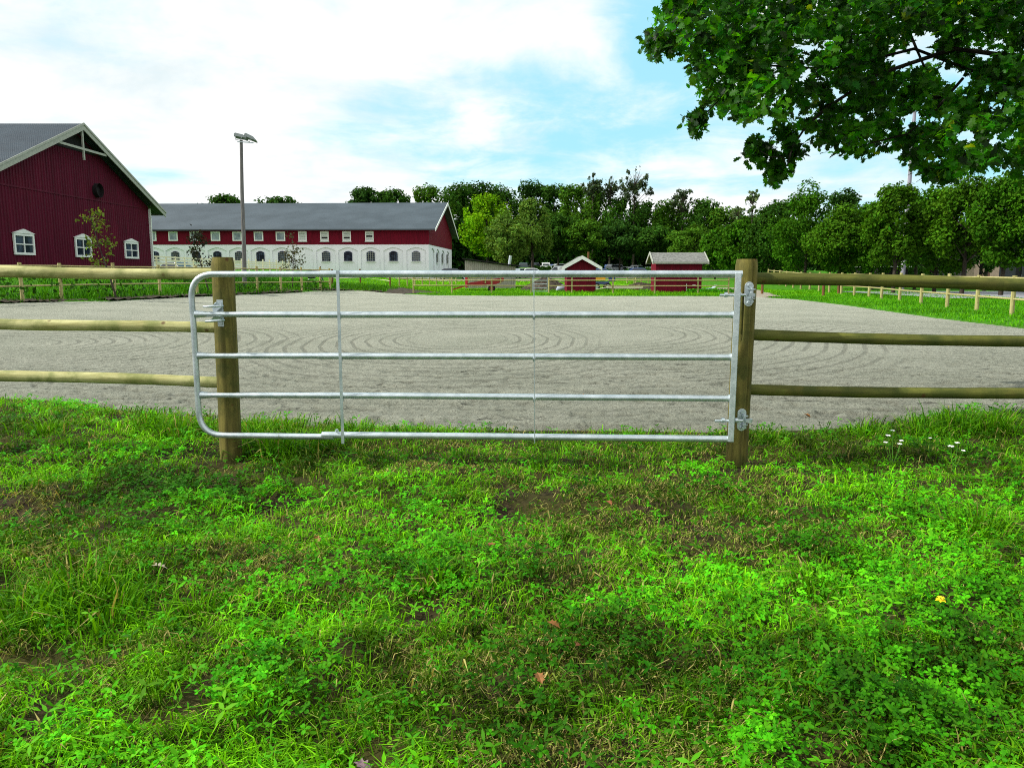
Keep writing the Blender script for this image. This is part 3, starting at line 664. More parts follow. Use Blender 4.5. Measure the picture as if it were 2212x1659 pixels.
# main masses
mb = MB(); mb.box((-Ls / 2, Wd / 2, zw / 2 - .3), (Ls - .28, Wd - .28, zw + .6 - .04)); mb.build('wall', PLASTER, stable)
xs_low = [704, 751.6, 800.4, 849.7, 898.5, 656, 609, 562, 516, 469, 423, 378, 334, 290, 246]
cents = sorted([fac(x, 550)[0] for x in xs_low])
bounds = [cents[0] - 1.6] + [(cents[k] + cents[k + 1]) / 2 for k in range(len(cents) - 1)] + [cents[-1] + 1.55]
mb = MB(); ztop = zw - .02; ao = fac(751, 533)[1] - .12; asp = ao - .42
def bay(mb, x0, x1, hw, ztop, ao, asp, T, th=.10, nseg=10):
    c = (x0 + x1) / 2; arcp = [(c - hw + 2 * hw * k / nseg, asp + (ao - asp) * math.sin(math.pi * k / nseg)) for k in range(nseg + 1)]
    def q(x, z, d): return T(x, z, d)
    def quad(a, b, c_, d_): mb.add([q(*a), q(*b), q(*c_), q(*d_)], [(0, 1, 2, 3)])
    for d in (th,):
        quad((x0, -.5, d), (c - hw, -.5, d), (c - hw, ztop, d), (x0, ztop, d)); quad((c + hw, -.5, d), (x1, -.5, d), (x1, ztop, d), (c + hw, ztop, d))
        for (xa, za), (xb_, zb_) in zip(arcp, arcp[1:]): quad((xa, za, d), (xb_, zb_, d), (xb_, ztop, d), (xa, ztop, d)); quad((xa, za, 0), (xb_, zb_, 0), (xb_, zb_, d), (xa, za, d))
    quad((c - hw, -.5, 0), (c - hw, -.5, th), (c - hw, asp, th), (c - hw, asp, 0)); quad((c + hw, -.5, th), (c + hw, -.5, 0), (c + hw, asp, 0), (c + hw, asp, th))
Tf = lambda x, z, d: (x, -d + .10, z)
for k in range(len(cents)): bay(mb, bounds[k], bounds[k + 1], 1.28, ztop, ao, asp, Tf)
mb.add([(bounds[-1], 0, -.5), (0, 0, -.5), (0, 0, ztop), (bounds[-1], 0, ztop)], [(0, 1, 2, 3)]); mb.add([(-Ls, 0, -.5), (bounds[0], 0, -.5), (bounds[0], 0, ztop), (-Ls, 0, ztop)], [(0, 1, 2, 3)])
gx = [gab(x, 550)[0] for x in (940, 951, 962, 973)]
gx = [3.6, 8.6, 14.4, 20.2]; gb = [1.2, 6.1, 11.5, 17.3, 23.2]
Tg = lambda x, z, d: (-.10 + d, x, z)
for k in range(4): bay(mb, gb[k], gb[k + 1], 1.9, ztop, ao, asp, Tg)
mb.add([(0, 0, -.5), (0, 1.2, -.5), (0, 1.2, ztop), (0, 0, ztop)], [(0, 1, 2, 3)]); mb.add([(0, 23.2, -.5), (0, Wd, -.5), (0, Wd, ztop), (0, 23.2, ztop)], [(0, 1, 2, 3)])
mb.build('arched_wall', PLASTER, stable)
hs = z_eave - zw + .3; rs_ = .335; zrg = z_eave + (Wd / 2 + .6) * rs_
mb = MB(); mb.prism([(.06, -.06, zw), (.06, Wd + .06, zw), (.06, Wd + .06, z_eave + .2), (.06, Wd / 2, zrg - .05), (.06, -.06, z_eave + .2)], (-Ls - .1, 0, 0)); mb.build('upper_wall', REDB, stable)
for s_ in (0, 1):
    mb = MB(); y0 = -.75 if s_ == 0 else Wd + .75; mb.prism([(1.0, Wd / 2, zrg), (1.0, y0, z_eave), (1.0, y0, z_eave + .16), (1.0, Wd / 2, zrg + .16)], (-Ls - 1.6, 0, 0)); mb.build('roof', SLATE, stable)
    mb = MB(); y1 = -.8 if s_ == 0 else Wd + .8; mb.prism([(1.02, Wd / 2, zrg + .18), (1.02, y1, z_eave + .17), (1.02, y1, z_eave - .16), (1.02, Wd / 2, zrg - .2)], (.06, 0, 0)); mb.build('barge_board', WHITE, stable)
def sq_window(px, py0, py1, wpx, kind):
    x, zt_ = fac(px, py0); _, zb_ = fac(px, py1); wd = wpx / F * 103; t_ = .14
    fr = MB(); zc_ = (zt_ + zb_) / 2; hh = zt_ - zb_
    for xx in (x - wd / 2 + t_ / 2, x + wd / 2 - t_ / 2): fr.box((xx, -.10, zc_), (t_, .08, hh))
    for z in (zb_ + t_ / 2, zt_ - t_ / 2): fr.box((x, -.102, z), (wd - 2 * t_, .085, t_))
    if kind: fr.box((x, -.14, zb_ - .05), (wd + .1, .2, .06))
    w_ = fr.build('window', WHITE, stable)
    if kind:
        bl2 = MB(); nb = 5
        for k in range(nb):
            if (k * 7 + int(px)) % 4 == 0 and px > 700: continue
            bl2.box((x, -.085, zb_ + t_ + (hh - 2 * t_) * (k + .5) / nb), (wd - 2 * t_, .02, (hh - 2 * t_) / nb * .86))
        bl2.build('blind', BLIND, w_)
    MB().box((x, -.07, zc_), (wd - 2 * t_, .012, hh - 2 * t_)).build('pane', DARK if kind else BLIND if False else GLASSP, w_)
GLASSP = mat('reflecting_glass', lambda t: principled(t, t.mix(t.mapr(t.noise(.9, 4, .6, obj_co(t)), .4, .6), S(112, 126, 136), S(150, 164, 170)), .2, spec=.7))
for px in (606, 558.7, 512.3, 465.6, 420.3, 374, 328): sq_window(px, 501, 521, 20, 0)
for px in (653.5, 701, 749, 798): sq_window(px, 500, 521.5, 18, 1)
def arch_window(x, z0, z1, hw, T, parent):
    n = 8; top = [(x - hw + 2 * hw * k / n, z1 - .22 + .22 * math.sin(math.pi * k / n)) for k in range(n + 1)]
    poly = [(x - hw, z0)] + top + [(x + hw, z0)]
    gl_ = MB(); gl_.prism([T(a_, b_, .02) for a_, b_ in poly], Vector(T(0, 0, .05)) - Vector(T(0, 0, .02)))
    w_ = gl_.build('window', GLASS, parent)
    br = MB()
    def bar(x0, z0_, x1, z1_, ww, d=.075):
        p = Vector(T(x0, z0_, d)); q_ = Vector(T(x1, z1_, d)); br.beam(p, q_, ww, ww)
    for k in (1, 2, 3): bar(x - hw + hw * 2 * k / 4, z0, x - hw + hw * 2 * k / 4, z1 - .1, .035)
    for k in (1, 2, 3, 4): bar(x - hw, z0 + (z1 - z0) * k / 5, x + hw, z0 + (z1 - z0) * k / 5, .03)
    br.build('glazing_bars', GREYW if x % 2 < 1 else DARK, w_)
    sb = MB(); p = Vector(T(x - hw - .1, z0 - .05, .1)); q_ = Vector(T(x + hw + .1, z0 - .05, .1)); sb.beam(p, q_, .16, .09); sb.build('sill', WHITE, w_)
zwt, zwb = fac(751, 542.5)[1], fac(751, 564.5)[1]
for px, x in zip(sorted(xs_low), cents):
    if px != 656: arch_window(x, zwb, zwt, .54, Tf, stable)
for k, y in enumerate([3.6, 8.8, 14.4, 20.2]):
    if k: arch_window(y, zwb - .1, zwt, .62, Tg, stable)
# grey hall roof beyond the barn
q = at_Y(345, 437, 140); root = thing('distant_hall', 'far hall whose grey roof shows between the barn and the stable', 'building', (q.x - 6, 140, 1)); zt_ = q.z - 1
MB().box((0, 8, 4), (30, 16, 8)).build('wall', WHITE, root)
mb = MB(); mb.prism([(-15.5, -.5, 7.5), (16.5, -.5, 7.5), (16.5, -.5, 9.4), (4, -.5, zt_), (-15.5, -.5, zt_ - 1)], (0, 17, 0)); mb.build('roof', SLATE, root)

# ------------------------------------------------------------------ sheds
# gabled shed
D1 = 54.6; q = at_Y(1254, 554, D1 - .4); zr = q.z; gz = at_Y(1256, 632.5, D1).z
wl, wr = at_Y(1225, 600, D1).x, at_Y(1287, 600, D1).x; cx1 = (wl + wr) / 2; wd = wr - wl
sh = thing('red_shed', 'small red gabled shed with white barge boards, left of the pair', 'shed', (cx1, D1, gz)); hr = zr - gz; le = at_Y(1215, 579, D1).z - gz; hw = wd / 2 + .36; sl1 = (hr - le) / hw
mb = MB(); ze = hr - .12 - wd / 2 * sl1; mb.prism([(-wd / 2, 0, -.3), (wd / 2, 0, -.3), (wd / 2, 0, ze), (0, 0, hr - .12), (-wd / 2, 0, ze)], (0, 2.6, 0)); mb.build('wall', REDB, sh)
for s_ in (-1, 1):
    mb = MB(); mb.prism([(0, -.42, hr - .05), (s_ * hw, -.42, hr - .05 - hw * sl1), (s_ * hw, -.42, hr + .03 - hw * sl1), (0, -.42, hr + .03)], (0, 3.4, 0)); mb.build('roof', SHING, sh)
    mb = MB(); mb.prism([(0, -.46, hr + .06), (s_ * (hw + .03), -.46, hr + .06 - hw * sl1), (s_ * (hw + .03), -.46, hr - .17 - hw * sl1), (0, -.46, hr - .2)], (0, .03, 0)); mb.build('barge_board', WHITE, sh)
mb = MB(); mb.tube([(.62, 1.6, hr - .5), (.62, 1.6, hr + .35)], .07, 10); mb.build('flue', BRW, sh)
# side-on shed
D2 = 54.2; gz = at_Y(1466, 636, D2).z; wl, wr = at_Y(1416.6, 600, D2).x, at_Y(1516, 600, D2).x; cx2 = (wl + wr) / 2; wd = wr - wl
sh = thing('red_shed', 'red boarded shed seen side on under a mossy grey shingle roof', 'shed', (cx2, D2, gz))
rl, rr_ = at_Y(1410, 560, D2).x - cx2, at_Y(1527, 560, D2).x - cx2; hev = at_Y(1466, 568, D2 - .35).z - gz; hrd = at_Y(1466, 548, D2 + .95).z - gz; dp = 1.9
mb = MB(); mb.prism([(-wd / 2, 0, -.3), (-wd / 2, dp, -.3), (-wd / 2, dp, hev + .15), (-wd / 2, dp / 2, hrd - .08), (-wd / 2, 0, hev + .15)], (wd, 0, 0)); mb.build('wall', REDB, sh)
for s_ in (-1, 1):
    mb = MB(); yo = dp / 2 + s_ * (dp / 2 + .35); sp_ = (hrd - hev) / (dp / 2 + .35)
    mb.prism([(rl, dp / 2, hrd), (rl, yo, hev), (rl, yo, hev + .07), (rl, dp / 2, hrd + .07)], (rr_ - rl, 0, 0)); mb.build('roof', SHING, sh)
    MB().box(((rl + rr_) / 2, yo + s_ * .02, hev - .0), (rr_ - rl + .06, .03, .13)).build('fascia', GREYW, sh)
for x, lean in ((rl - .02, -.14), (rr_ + .02, .0)):
    mb = MB()
    for s_ in (-1, 1):
        yo = dp / 2 + s_ * (dp / 2 + .4); mb.prism([(x, dp / 2, hrd + .13), (x, yo, hev + .1), (x, yo, hev - .1), (x, dp / 2, hrd - .05)], (.06 if x > 0 else -.06, 0, 0))
    mb.build('barge_board', GREYW, sh)
mb = MB(); mb.tube([(.55, -.03, .0), (.55, -.03, .75)], .012, 6)
for k in range(4): mb.tube([(.55, -.03, .05 + k * .18), (.55, -.03, .13 + k * .18)], .026, 8)
mb.build('marker_chain', WHITE, sh)
mb = MB(); mb.box((1.06, -.04, .62), (.2, .05, .08)); mb.build('door_handle', WHITE, sh)

# weathered lean-to behind the trailer
D3 = 64; a = at_Y(1004, 560, D3); b = at_Y(1122, 576, D3); gz = float(G(a.x, D3)); root = thing('lean_to', 'weathered grey board lean-to with a sloping roof and tilted metal flue', 'shed', (a.x, D3, gz))
wd = b.x - a.x; z0, z1 = a.z - gz, b.z - gz; w2 = at_Y(1114, 580, D3).x - a.x
mb = MB(); nb = 26
for k in range(nb):
    x0_ = w2 * k / nb; x1_ = w2 * (k + .94) / nb; t0, t1 = z0 + (z1 - z0) * x0_ / wd - .08, z0 + (z1 - z0) * x1_ / wd - .08; o_ = random.uniform(0, .03)
    mb.prism([(x0_, o_, -.3), (x1_, o_, -.3), (x1_, o_, t1), (x0_, o_, t0)], (0, .03, 0))
mb.prism([(0.02, .08, -.3), (w2 - .02, .08, -.3), (w2 - .02, .08, z1 - .12), (0.02, .08, z0 - .12)], (0, 3, 0)); mb.build('board_wall', WEATH, root)
mb = MB(); mb.prism([(-.2, -.3, z0), (wd + .05, -.3, z1), (wd + .05, -.3, z1 + .08), (-.2, -.3, z0 + .08)], (0, 3.8, 0)); mb.build('roof', DARK, root)
f0 = at_Y(1100, 569, D3 + 1) - Vector((a.x, D3, gz)); mb = MB(); mb.tube([f0 - Vector((.03, 0, .4)), f0 + Vector((.12, 0, .62))], .13, 14); mb.build('flue', GALV, root)
# ------------------------------------------------------------------ vehicles and farm things
def wheel(parent, x, y, z, r, w_, rim=GALV):
    t_ = MB(); t_.tube([(x, y - w_ / 2, z), (x, y - w_ / 2 + .03, z), (x, y + w_ / 2 - .03, z), (x, y + w_ / 2, z)], [r * .9, r, r, r * .9], 18); o = t_.build('wheel', RUBBER, parent)
    h_ = MB(); h_.tube([(x, y - w_ / 2 - .01, z), (x, y + w_ / 2 + .01, z)], r * .55, 12); h_.build('rim', rim, o); return o
def car(kind, label, colr, loc, rz):
    """length along local x"""
    t_ = thing('parked_car' if kind != 'van' else 'parked_van', label, 'van' if kind == 'van' else 'car', loc, rz, 'vehicles parked below the trees')
    if kind == 'van': prof = [(-2.4, .35), (2.35, .35), (2.42, .8), (2.15, 1.05), (1.35, 1.25), (.75, 1.85), (.4, 1.92), (-2.3, 1.92), (-2.4, 1.7)]; wn = [(1.25, 1.25), (.72, 1.76), (.2, 1.78), (.2, 1.25)]
    elif kind == 'suv': prof = [(-2.2, .4), (2.2, .4), (2.28, .85), (2.1, 1.02), (1.1, 1.12), (.55, 1.62), (.1, 1.68), (-1.8, 1.66), (-2.15, 1.15), (-2.25, .8)]; wn = [(.95, 1.12), (.5, 1.55), (-1.7, 1.55), (-1.95, 1.14)]
    else: prof = [(-2.1, .35), (2.1, .35), (2.2, .65), (2.05, .85), (1.1, .95), (.45, 1.38), (.0, 1.44), (-1.2, 1.42), (-1.9, 1.0), (-2.15, .9)]; wn = [(.95, .97), (.4, 1.33), (-1.15, 1.33), (-1.7, .98)]
    belt = wn[0][1] - .04; W = .88; nseg = len(prof)
    vs = []; 
    for s_ in (-1, 1):
        for x, z in prof: yy = W * (1 - .16 * max(0, min(1, (z - belt) / .6))); vs.append((x, s_ * yy, z))
    fs = [tuple(range(nseg)), tuple(reversed(range(nseg, 2 * nseg)))] + [((k + 1) % nseg, k, k + nseg, (k + 1) % nseg + nseg) for k in range(nseg)]
    m = MB(); m.add(vs, fs); m.build('body', colr, t_, .05, 2)
    g = MB()
    for s_ in (-1, 1):
        p4 = [Vector((x, s_ * (W * (1 - .16 * max(0, min(1, (z - belt) / .6))) + .008), z)) for x, z in wn]; g.prism(p4 if s_ > 0 else p4[::-1], (0, s_ * .006, 0))
    g.build('side_window', CARGL, t_)
    # windscreen and rear window
    up = [p for p in prof if p[1] > belt + .02 or p in (prof[4], prof[-2])]
    fx = [(prof[4][0] + .0, prof[4][1]), (prof[5][0] + .02, prof[5][1])]
    for (xa, za), (xb_, zb_), nm in (((prof[4][0], prof[4][1] + .04), (prof[5][0] + .03, prof[5][1] - .04), 'windscreen'), ((prof[-2][0] if kind != 'van' else -2.4, belt + .08), (prof[-3][0] if kind != 'van' else -2.35, prof[-3][1] - .06 if kind != 'van' else 1.7), 'rear_window')):
        sgn = 1 if nm == 'windscreen' else -1; g = MB()
        g.add([(xa + sgn * .02, -.68, za), (xa + sgn * .02, .68, za), (xb_ + sgn * .02, .62, zb_), (xb_ + sgn * .02, -.62, zb_)], [(0, 1, 2, 3)]); g.build(nm, CARGL, t_)
    for x in (-1.35, 1.35):
        for y in (-.78, .78): wheel(t_, x, y, .32, .32, .2)
    return t_
CW, CS, CB, CK, CG, CR = car_paint('car_white', S(232, 236, 238)), car_paint('car_silver', S(176, 182, 186)), car_paint('car_blue', S(40, 66, 122)), car_paint('car_dark', S(36, 40, 48)), car_paint('car_lime', S(120, 180, 60)), car_paint('car_teal', S(30, 60, 58))
for kind, px, ytop, D, c_, rz, lb in (
    ('suv', 1178, 567.5, 158, CW, 92, 'white off-roader seen from behind, highest of the parked vehicles'),
    ('car', 1195, 571, 160, CB, 60, 'dark blue car just right of the white off-roader'),
    ('car', 1213, 570, 156, CS, 20, 'silver car partly behind the left shed roof'),
    ('van', 1206, 575, 132, CW, 182, 'white van nose left beside the gabled shed roof'),
    ('suv', 1134, 567.5, 150, CR, 80, 'dark green off-roader with a pale roof load beside the lean-to flue'),
    ('suv', 1154, 568, 157, CK, 95, 'black off-roader between the dark green and the white off-roaders'),
    ('car', 1139, 578.5, 128, CG, 10, 'lime green car low behind the gate top bar'),
    ('car', 1152, 579.5, 124, CW, 5, 'white car low behind the gate right of the lime green one'),
    ('car', 1119, 580, 120, CS, 70, 'pale grey car at the right end of the lean-to'),
    ('car', 1302, 580.5, 122, CB, 0, 'deep blue car just right of the gabled shed'),
    ('car', 1316, 571.5, 158, CB, 80, 'small dark blue car high under the trees right of the gabled shed'),
    ('suv', 1333, 571, 152, CS, 30, 'silver estate with white pillars between the two sheds'),
    ('car', 1357, 576.5, 150, CW, 100, 'white car half hidden by bushes between the sheds'),
    ('suv', 1378, 573, 152, CW, 60, 'white off-roader with roof bars left of the shingled shed'),
    ('car', 1383, 579, 122, CB, 0, 'bright blue car in front of the white off-roader'),
    ('car', 1409, 576.5, 148, CW, 40, 'white car touching the left edge of the shingled roof'),
    ('car', 980, 580, 96, CK, 5, 'black car parked at the right gable of the long stable'),
    ('car', 374, 566.5, 84, CK, 150, 'dark car with a bright windscreen behind the white board fence')):
    q = at_Y(px, ytop, D); hh = {'suv': 1.68, 'car': 1.44, 'van': 1.92}[kind]
    car(kind, lb, c_, (q.x, D, q.z - hh), R(rz))

# red trailer
D4 = 58; a = at_Y(1006, 615, D4); b = at_Y(1088, 600, D4); gz = float(G(a.x, D4)); tr = thing('farm_trailer', 'red farm trailer with wooden side rails on the grass behind the arena', 'trailer', (a.x, D4, gz)); Lt = b.x - a.x
REDP = paint('trailer_red', S(150, 34, 42), .5, .2, 4); 
mb = MB(); mb.prism([(0, 0, .42), (Lt * .8, 0, .55), (Lt, 0, .78), (Lt, 0, 1.0), (Lt * .96, 0, 1.02), (0, 0, .62)], (0, 1.5, 0)); mb.build('bed', REDP, tr)
mb = MB(); mb.box((.05, .7, .8), (.16, 1.6, .95)); mb.build('headboard', paint('bright_red', S(196, 40, 56), .5), tr)
mb = MB(); mb.beam((0, -.04, .98), (Lt * .55, -.04, 1.12), .05, .12); mb.beam((Lt * .55, -.04, 1.12), (Lt * .98, -.04, 1.3), .05, .1)
for t_ in (.08, .52, .92): mb.box((Lt * t_, -.07, .92), (.1, .05, .62))
mb.build('side_rail', FARW, tr)
for x in (Lt * .68,): wheel(tr, x, .1, .24, .26, .2, REDP); wheel(tr, x, 1.4, .24, .26, .2, REDP)
mb = MB(); mb.beam((0, .7, .45), (-1.1, .7, .12), .12, .1); mb.build('drawbar', REDP, tr)
# earth heap, timber pile, yellow machine, sheet metal scrap
def heap(name, label, c0, sx, sy, h, m):
    n = 40; u_ = np.linspace(-1, 1, n); X, Y = np.meshgrid(u_, u_); r = np.hypot(X, Y); Z = h * np.clip(1 - r, 0, 1) ** .8 * (.75 + .5 * fbm(X * 2 + 5, Y * 2, 3, 4)) + (fbm(X * 9, Y * 9, 2, 5) - .5) * .22 * (r < 1)
    V = np.stack([X * sx, Y * sy, Z - .08], -1).reshape(-1, 3); i_ = (np.arange(n - 1)[:, None] * n + np.arange(n - 1)[None]).ravel()
    o = np_mesh(name, V, np.stack([i_, i_ + 1, i_ + n + 1, i_ + n], 1), m); o.location = c0; return tag(o, label, 'heap')
q = at_Y(1178, 612, 60); heap('earth_heap', 'grey brown heap of dug earth behind the small field gate', (q.x, 61, float(G(q.x, 61))), 2.1, 2.0, 1.25, MUD)
q = at_Y(1385, 615, 61); heap('rubble_heap', 'low dark heap of earth and roots beside the stacked boards', (q.x, 62, float(G(q.x, 62))), 2.4, 1.4, .75, MUD)
a = at_Y(1316, 616, 58); gz = float(G(a.x, 58)); root = thing('timber_stack', 'stack of pale sawn boards lying on the grass between the sheds', 'timber', (a.x, 58, gz))
for k in range(5): MB().box((1.25 + random.uniform(-.1, .1), .18 * (k % 3), .28 + .09 * (k // 3) + .0), (2.5, .16, .085), rz=random.uniform(-.02, .02)).build('board', CREAM, root)
MB().beam((-1.3, -.1, .12), (.5, .1, .42), .2, .05).build('board', CREAM, root)
for x in (.3, 2.1): MB().box((x, .2, .1), (.12, .8, .25)).build('bearer', BRW, root)
q = at_Y(1297, 602, 62); gz = float(G(q.x, 62)); root = thing('site_machine', 'yellow engine covered site machine on dark wheels beside the gabled shed', 'machine', (q.x, 62, gz)); YEL = paint('machine_yellow', S(236, 168, 50), .5, .1)
mb = MB(); mb.prism([(-.4, 0, .72), (.38, 0, .72), (.42, 0, .9), (.36, 0, 1.24), (-.34, 0, 1.24), (-.42, 0, 1.1)], (0, .9, 0)); mb.build('engine_cover', YEL, root, .04)
mb = MB(); mb.box((.1, .45, .55), (1.25, .8, .24)); mb.box((.95, .45, .95), (.5, .7, .55)); mb.build('chassis', CB, root, .02)
for x in (-.3, .6): wheel(root, x, -.02, .28, .28, .2); wheel(root, x, .9, .28, .28, .2)
q = at_Z(1535, 627, 0.05); root = thing('scrap_sheet', 'bent grey metal sheet lying in the grass beside the shingled shed', 'metal sheet', q)
mb = MB(); mb.prism([(-.9, 0, .18), (-.2, 0, .12), (.25, 0, .16), (.5, 0, .38), (.53, 0, .38), (.28, 0, .12), (-.2, 0, .08), (-.9, 0, .14)], (0, .8, 0)); mb.build('sheet', GALV, root)
q = at_Y(1215, 622, 57.5); root = thing('grey_bag', 'pale sack lying against the earth heap', 'sack', (q.x, 57.5, float(G(q.x, 57.5))))
mb = MB(); mb.tube([(-.45, 0, .1), (-.3, 0, .22), (0, 0, .28), (.3, 0, .22), (.42, 0, .1)], [.06, .2, .24, .2, .05], 12, wob=.08); mb.build('sack_body', paint('sack', S(150, 160, 176), .7), root)

# light mast left
FLP = paint('lamp_grey', S(120, 130, 130), .6, .1)
D5 = 47; b = at_Y(527.5, 604, D5); t_ = at_Y(521, 303, D5); gz = float(G(b.x, D5)); root = thing('floodlight_mast', 'tall weathered wooden mast with two floodlights behind the left bank', 'light mast', (b.x, D5, gz)); B0 = Vector((b.x, D5, gz)); T_ = t_ - B0
mb = MB(); mb.tube([(0, 0, -.4), Vector((0, 0, 0)).lerp(T_, .3) + Vector((.02, 0, 0)), Vector((0, 0, 0)).lerp(T_, .65) + Vector((-.02, 0, 0)), T_], [.135, .122, .105, .088], 14); mb.build('mast', wood('mast_wood', S(118, 118, 116), S(84, 82, 84), S(104, 104, 100), 2, knots=False), root)
for off, ang, s_, nm in ((-.02, 10, 1, 0), (.55, 22, 1.05, 1)):
    c_ = T_ + Vector((off, -.1, .12 + (.02 if nm == 0 else -.04))); fl = MB(); M = Matrix.Rotation(R(ang), 3, 'Y') @ Matrix.Rotation(R(-12), 3, 'X')
    pr = [Vector((-.32, 0, .09)), Vector((-.26, 0, .15)), Vector((.2, 0, .12)), Vector((.44, 0, .0)), Vector((.40, 0, -.05)), Vector((-.3, 0, -.05))]
    fl.prism([M @ (p + Vector((0, -.22, 0))) + c_ for p in pr], M @ Vector((0, .44, 0))); f_ = fl.build('floodlight', FLP, root, .01)
    br = MB(); br.tube([c_ + M @ Vector((-.18, -.24, -.03)), c_ + M @ Vector((-.14, -.24, -.26)), c_ + M @ Vector((.14, -.24, -.26)), c_ + M @ Vector((.18, -.24, -.03))], .018, 6); br.build('bracket', FLP, root)
mb = MB(); mb.beam(T_ + Vector((-.2, -.1, -.1)), T_ + Vector((.75, -.1, -.18)), .05, .06); mb.build('crossarm', GALV, root)
# tall steel mast right
b = at_Y(1950, 600, 56); b.z = 0; root = thing('steel_mast', 'tall smooth silver mast rising behind the lime trees on the right', 'mast', (b.x, b.y, 0)); mb = MB(); mb.tube([(0, 0, -.2), (0, 0, 12.5)], [.15, .11], 16); mb.build('mast', paint('mast_grey', S(142, 140, 154), .5, .08), root); MB().tube([(-.16, 0, .3), (-.16, 0, 12)], .012, 6).build('cable', WHITE, root)

# buildings behind the lime row
a = at_Y(2104, 590, 62); b = at_Y(2158, 590, 62); root = thing('brick_building', 'low pale pinkish building with a dark opening behind the right fence', 'building', (a.x, 62, 0)); wd = b.x - a.x
TAN = paint('pale_render', S(206, 176, 160), .85, .08, 1.5)
mb = MB(); hh = at_Y(2150, 560, 62).z
mb.box((.2, .5, 1.2), (.4, 1, 2.5)); mb.box((wd - .35, .5, hh / 2), (.7, 1, hh)); mb.box((wd / 2, .5, .55), (wd - 1.12, .96, 1.1)); mb.box((wd / 2 + .35, .5, hh - .3), (wd - 1.4, .94, .55)); mb.build('wall', TAN, root)
MB().box((wd / 2, .75, 1.6), (wd - .9, .4, 1.6)).build('dark_opening', DARK, root)
MB().box((wd * .42, .1, 1.5), (.14, .14, 1.4)).build('pillar', TAN, root)
root = thing('dark_building', 'long dark timber building behind the trunks of the lime row', 'building', (b.x + .3, 64, 0))
MB().box((11, 4, 1.9), (22, 8, 3.8)).build('wall', paint('dark_timber', S(38, 36, 40), .8), root)
MB().box((11, 3.8, 3.9), (22.6, 8.6, .18)).build('roof', ASPH, root)
for k in range(8): MB().box((1.2 + 2.6 * k, -.05, 1.6), (2.1, .06, 2.4)).build('door', paint('slate_door', S(56, 60, 66), .7), root)
root = thing('dark_building', 'low dark shed with a thin white eaves line between lime trunks', 'building', (at_Y(1902, 590, 66).x, 66, 0))
MB().box((1.2, 3, 1.0), (2.2, 6, 1.7)).build('wall', DARK, root); MB().box((1.2, 2.9, 1.9), (2.5, 6.4, .07)).build('roof', WHITE, root)

# ------------------------------------------------------------------ person with a wheelbarrow behind the left fence
def skin(name, verts, edges, rad, m, parent, sub=2):
    me = bpy.data.meshes.new(name); me.from_pydata(verts, edges, []); o = bpy.data.objects.new(name, me); C.objects.link(o); o.parent = parent
    sk = o.modifiers.new('skin', 'SKIN'); sk.use_smooth_shade = True
    for v_, r in zip(me.skin_vertices[0].data, rad): v_.radius = (r, r) if not isinstance(r, tuple) else r
    me.skin_vertices[0].data[0].use_root = True
    sb = o.modifiers.new('sub', 'SUBSURF'); sb.levels = sub; sb.render_levels = sub; me.materials.append(m); return o
DP = 63; q = at_Y(694, 600, DP); gz = float(G(q.x, DP)) - .02; hz = at_Y(694, 575.5, DP).z - gz; k = hz / 1.74
per = thing('person', 'person in dark clothes pushing a wheelbarrow behind the left arena fence', 'person', (q.x, DP, gz), R(180)); per.scale = (k, k, k)
SKIN_ = paint('skin', S(196, 140, 116), .6, .05); CLO = paint('dark_jacket', S(34, 32, 42), .8); JEA = paint('jeans', S(40, 52, 84), .85)
# facing local +x
skin('body', [(0, 0, .95), (.02, 0, 1.12), (.05, 0, 1.32), (.08, 0, 1.44), (.09, 0, 1.52), (.10, 0, 1.62),
              (.06, .17, 1.40), (.10, .24, 1.16), (.34, .24, .98), (.06, -.17, 1.40), (.10, -.24, 1.16), (.34, -.24, .98),
              (0, .09, .90), (.10, .10, .50), (-.02, .10, .09), (.10, .11, .04), (0, -.09, .90), (-.02, -.10, .50), (-.22, -.10, .12), (-.10, -.11, .04)],
     [(0, 1), (1, 2), (2, 3), (3, 4), (4, 5), (3, 6), (6, 7), (7, 8), (3, 9), (9, 10), (10, 11), (0, 12), (12, 13), (13, 14), (14, 15), (0, 16), (16, 17), (17, 18), (18, 19)],
     [.13, .13, .15, .11, .05, .09, .07, .05, .035, .07, .05, .035, .09, .065, .045, .035, .09, .065, .045, .035], CLO, per)
hd = skin('head', [(.10, 0, 1.52), (.11, 0, 1.60), (.115, 0, 1.68), (.17, 0, 1.61), (.20, 0, 1.615)], [(0, 1), (1, 2), (1, 3), (3, 4)], [.05, .075, .07, .03, .012], SKIN_, per)
skin('hair', [(.09, 0, 1.72), (.05, 0, 1.66), (.035, 0, 1.58)], [(0, 1), (1, 2)], [.075, .075, .05], paint('brown_hair', S(72, 44, 34), .8), per, 1)
skin('trousers', [(0, 0, .96), (0, .09, .90), (.10, .10, .50), (-.02, .10, .14), (0, -.09, .90), (-.02, -.10, .50), (-.21, -.10, .16)], [(0, 1), (1, 2), (2, 3), (0, 4), (4, 5), (5, 6)], [.135, .098, .074, .058, .098, .074, .058], JEA, per)
for s_ in (-1, 1):
    hm = [(.34, s_ * .24, .98), (.39, s_ * .24, .955)]; vs = list(hm); ed = [(0, 1)]; rd = [.03, .034]
    for j in range(4):
        b0 = len(vs); vs += [(.42 + .004 * j, s_ * (.215 + .017 * j), .95), (.45, s_ * (.215 + .017 * j), .925), (.435, s_ * (.215 + .017 * j), .90)]; ed += [(1, b0), (b0, b0 + 1), (b0 + 1, b0 + 2)]; rd += [.009, .008, .007]
    b0 = len(vs); vs += [(.39, s_ * .205, .945), (.42, s_ * .20, .925)]; ed += [(1, b0), (b0, b0 + 1)]; rd += [.010, .008]
    skin('hand', vs, ed, rd, SKIN_, per, 1)
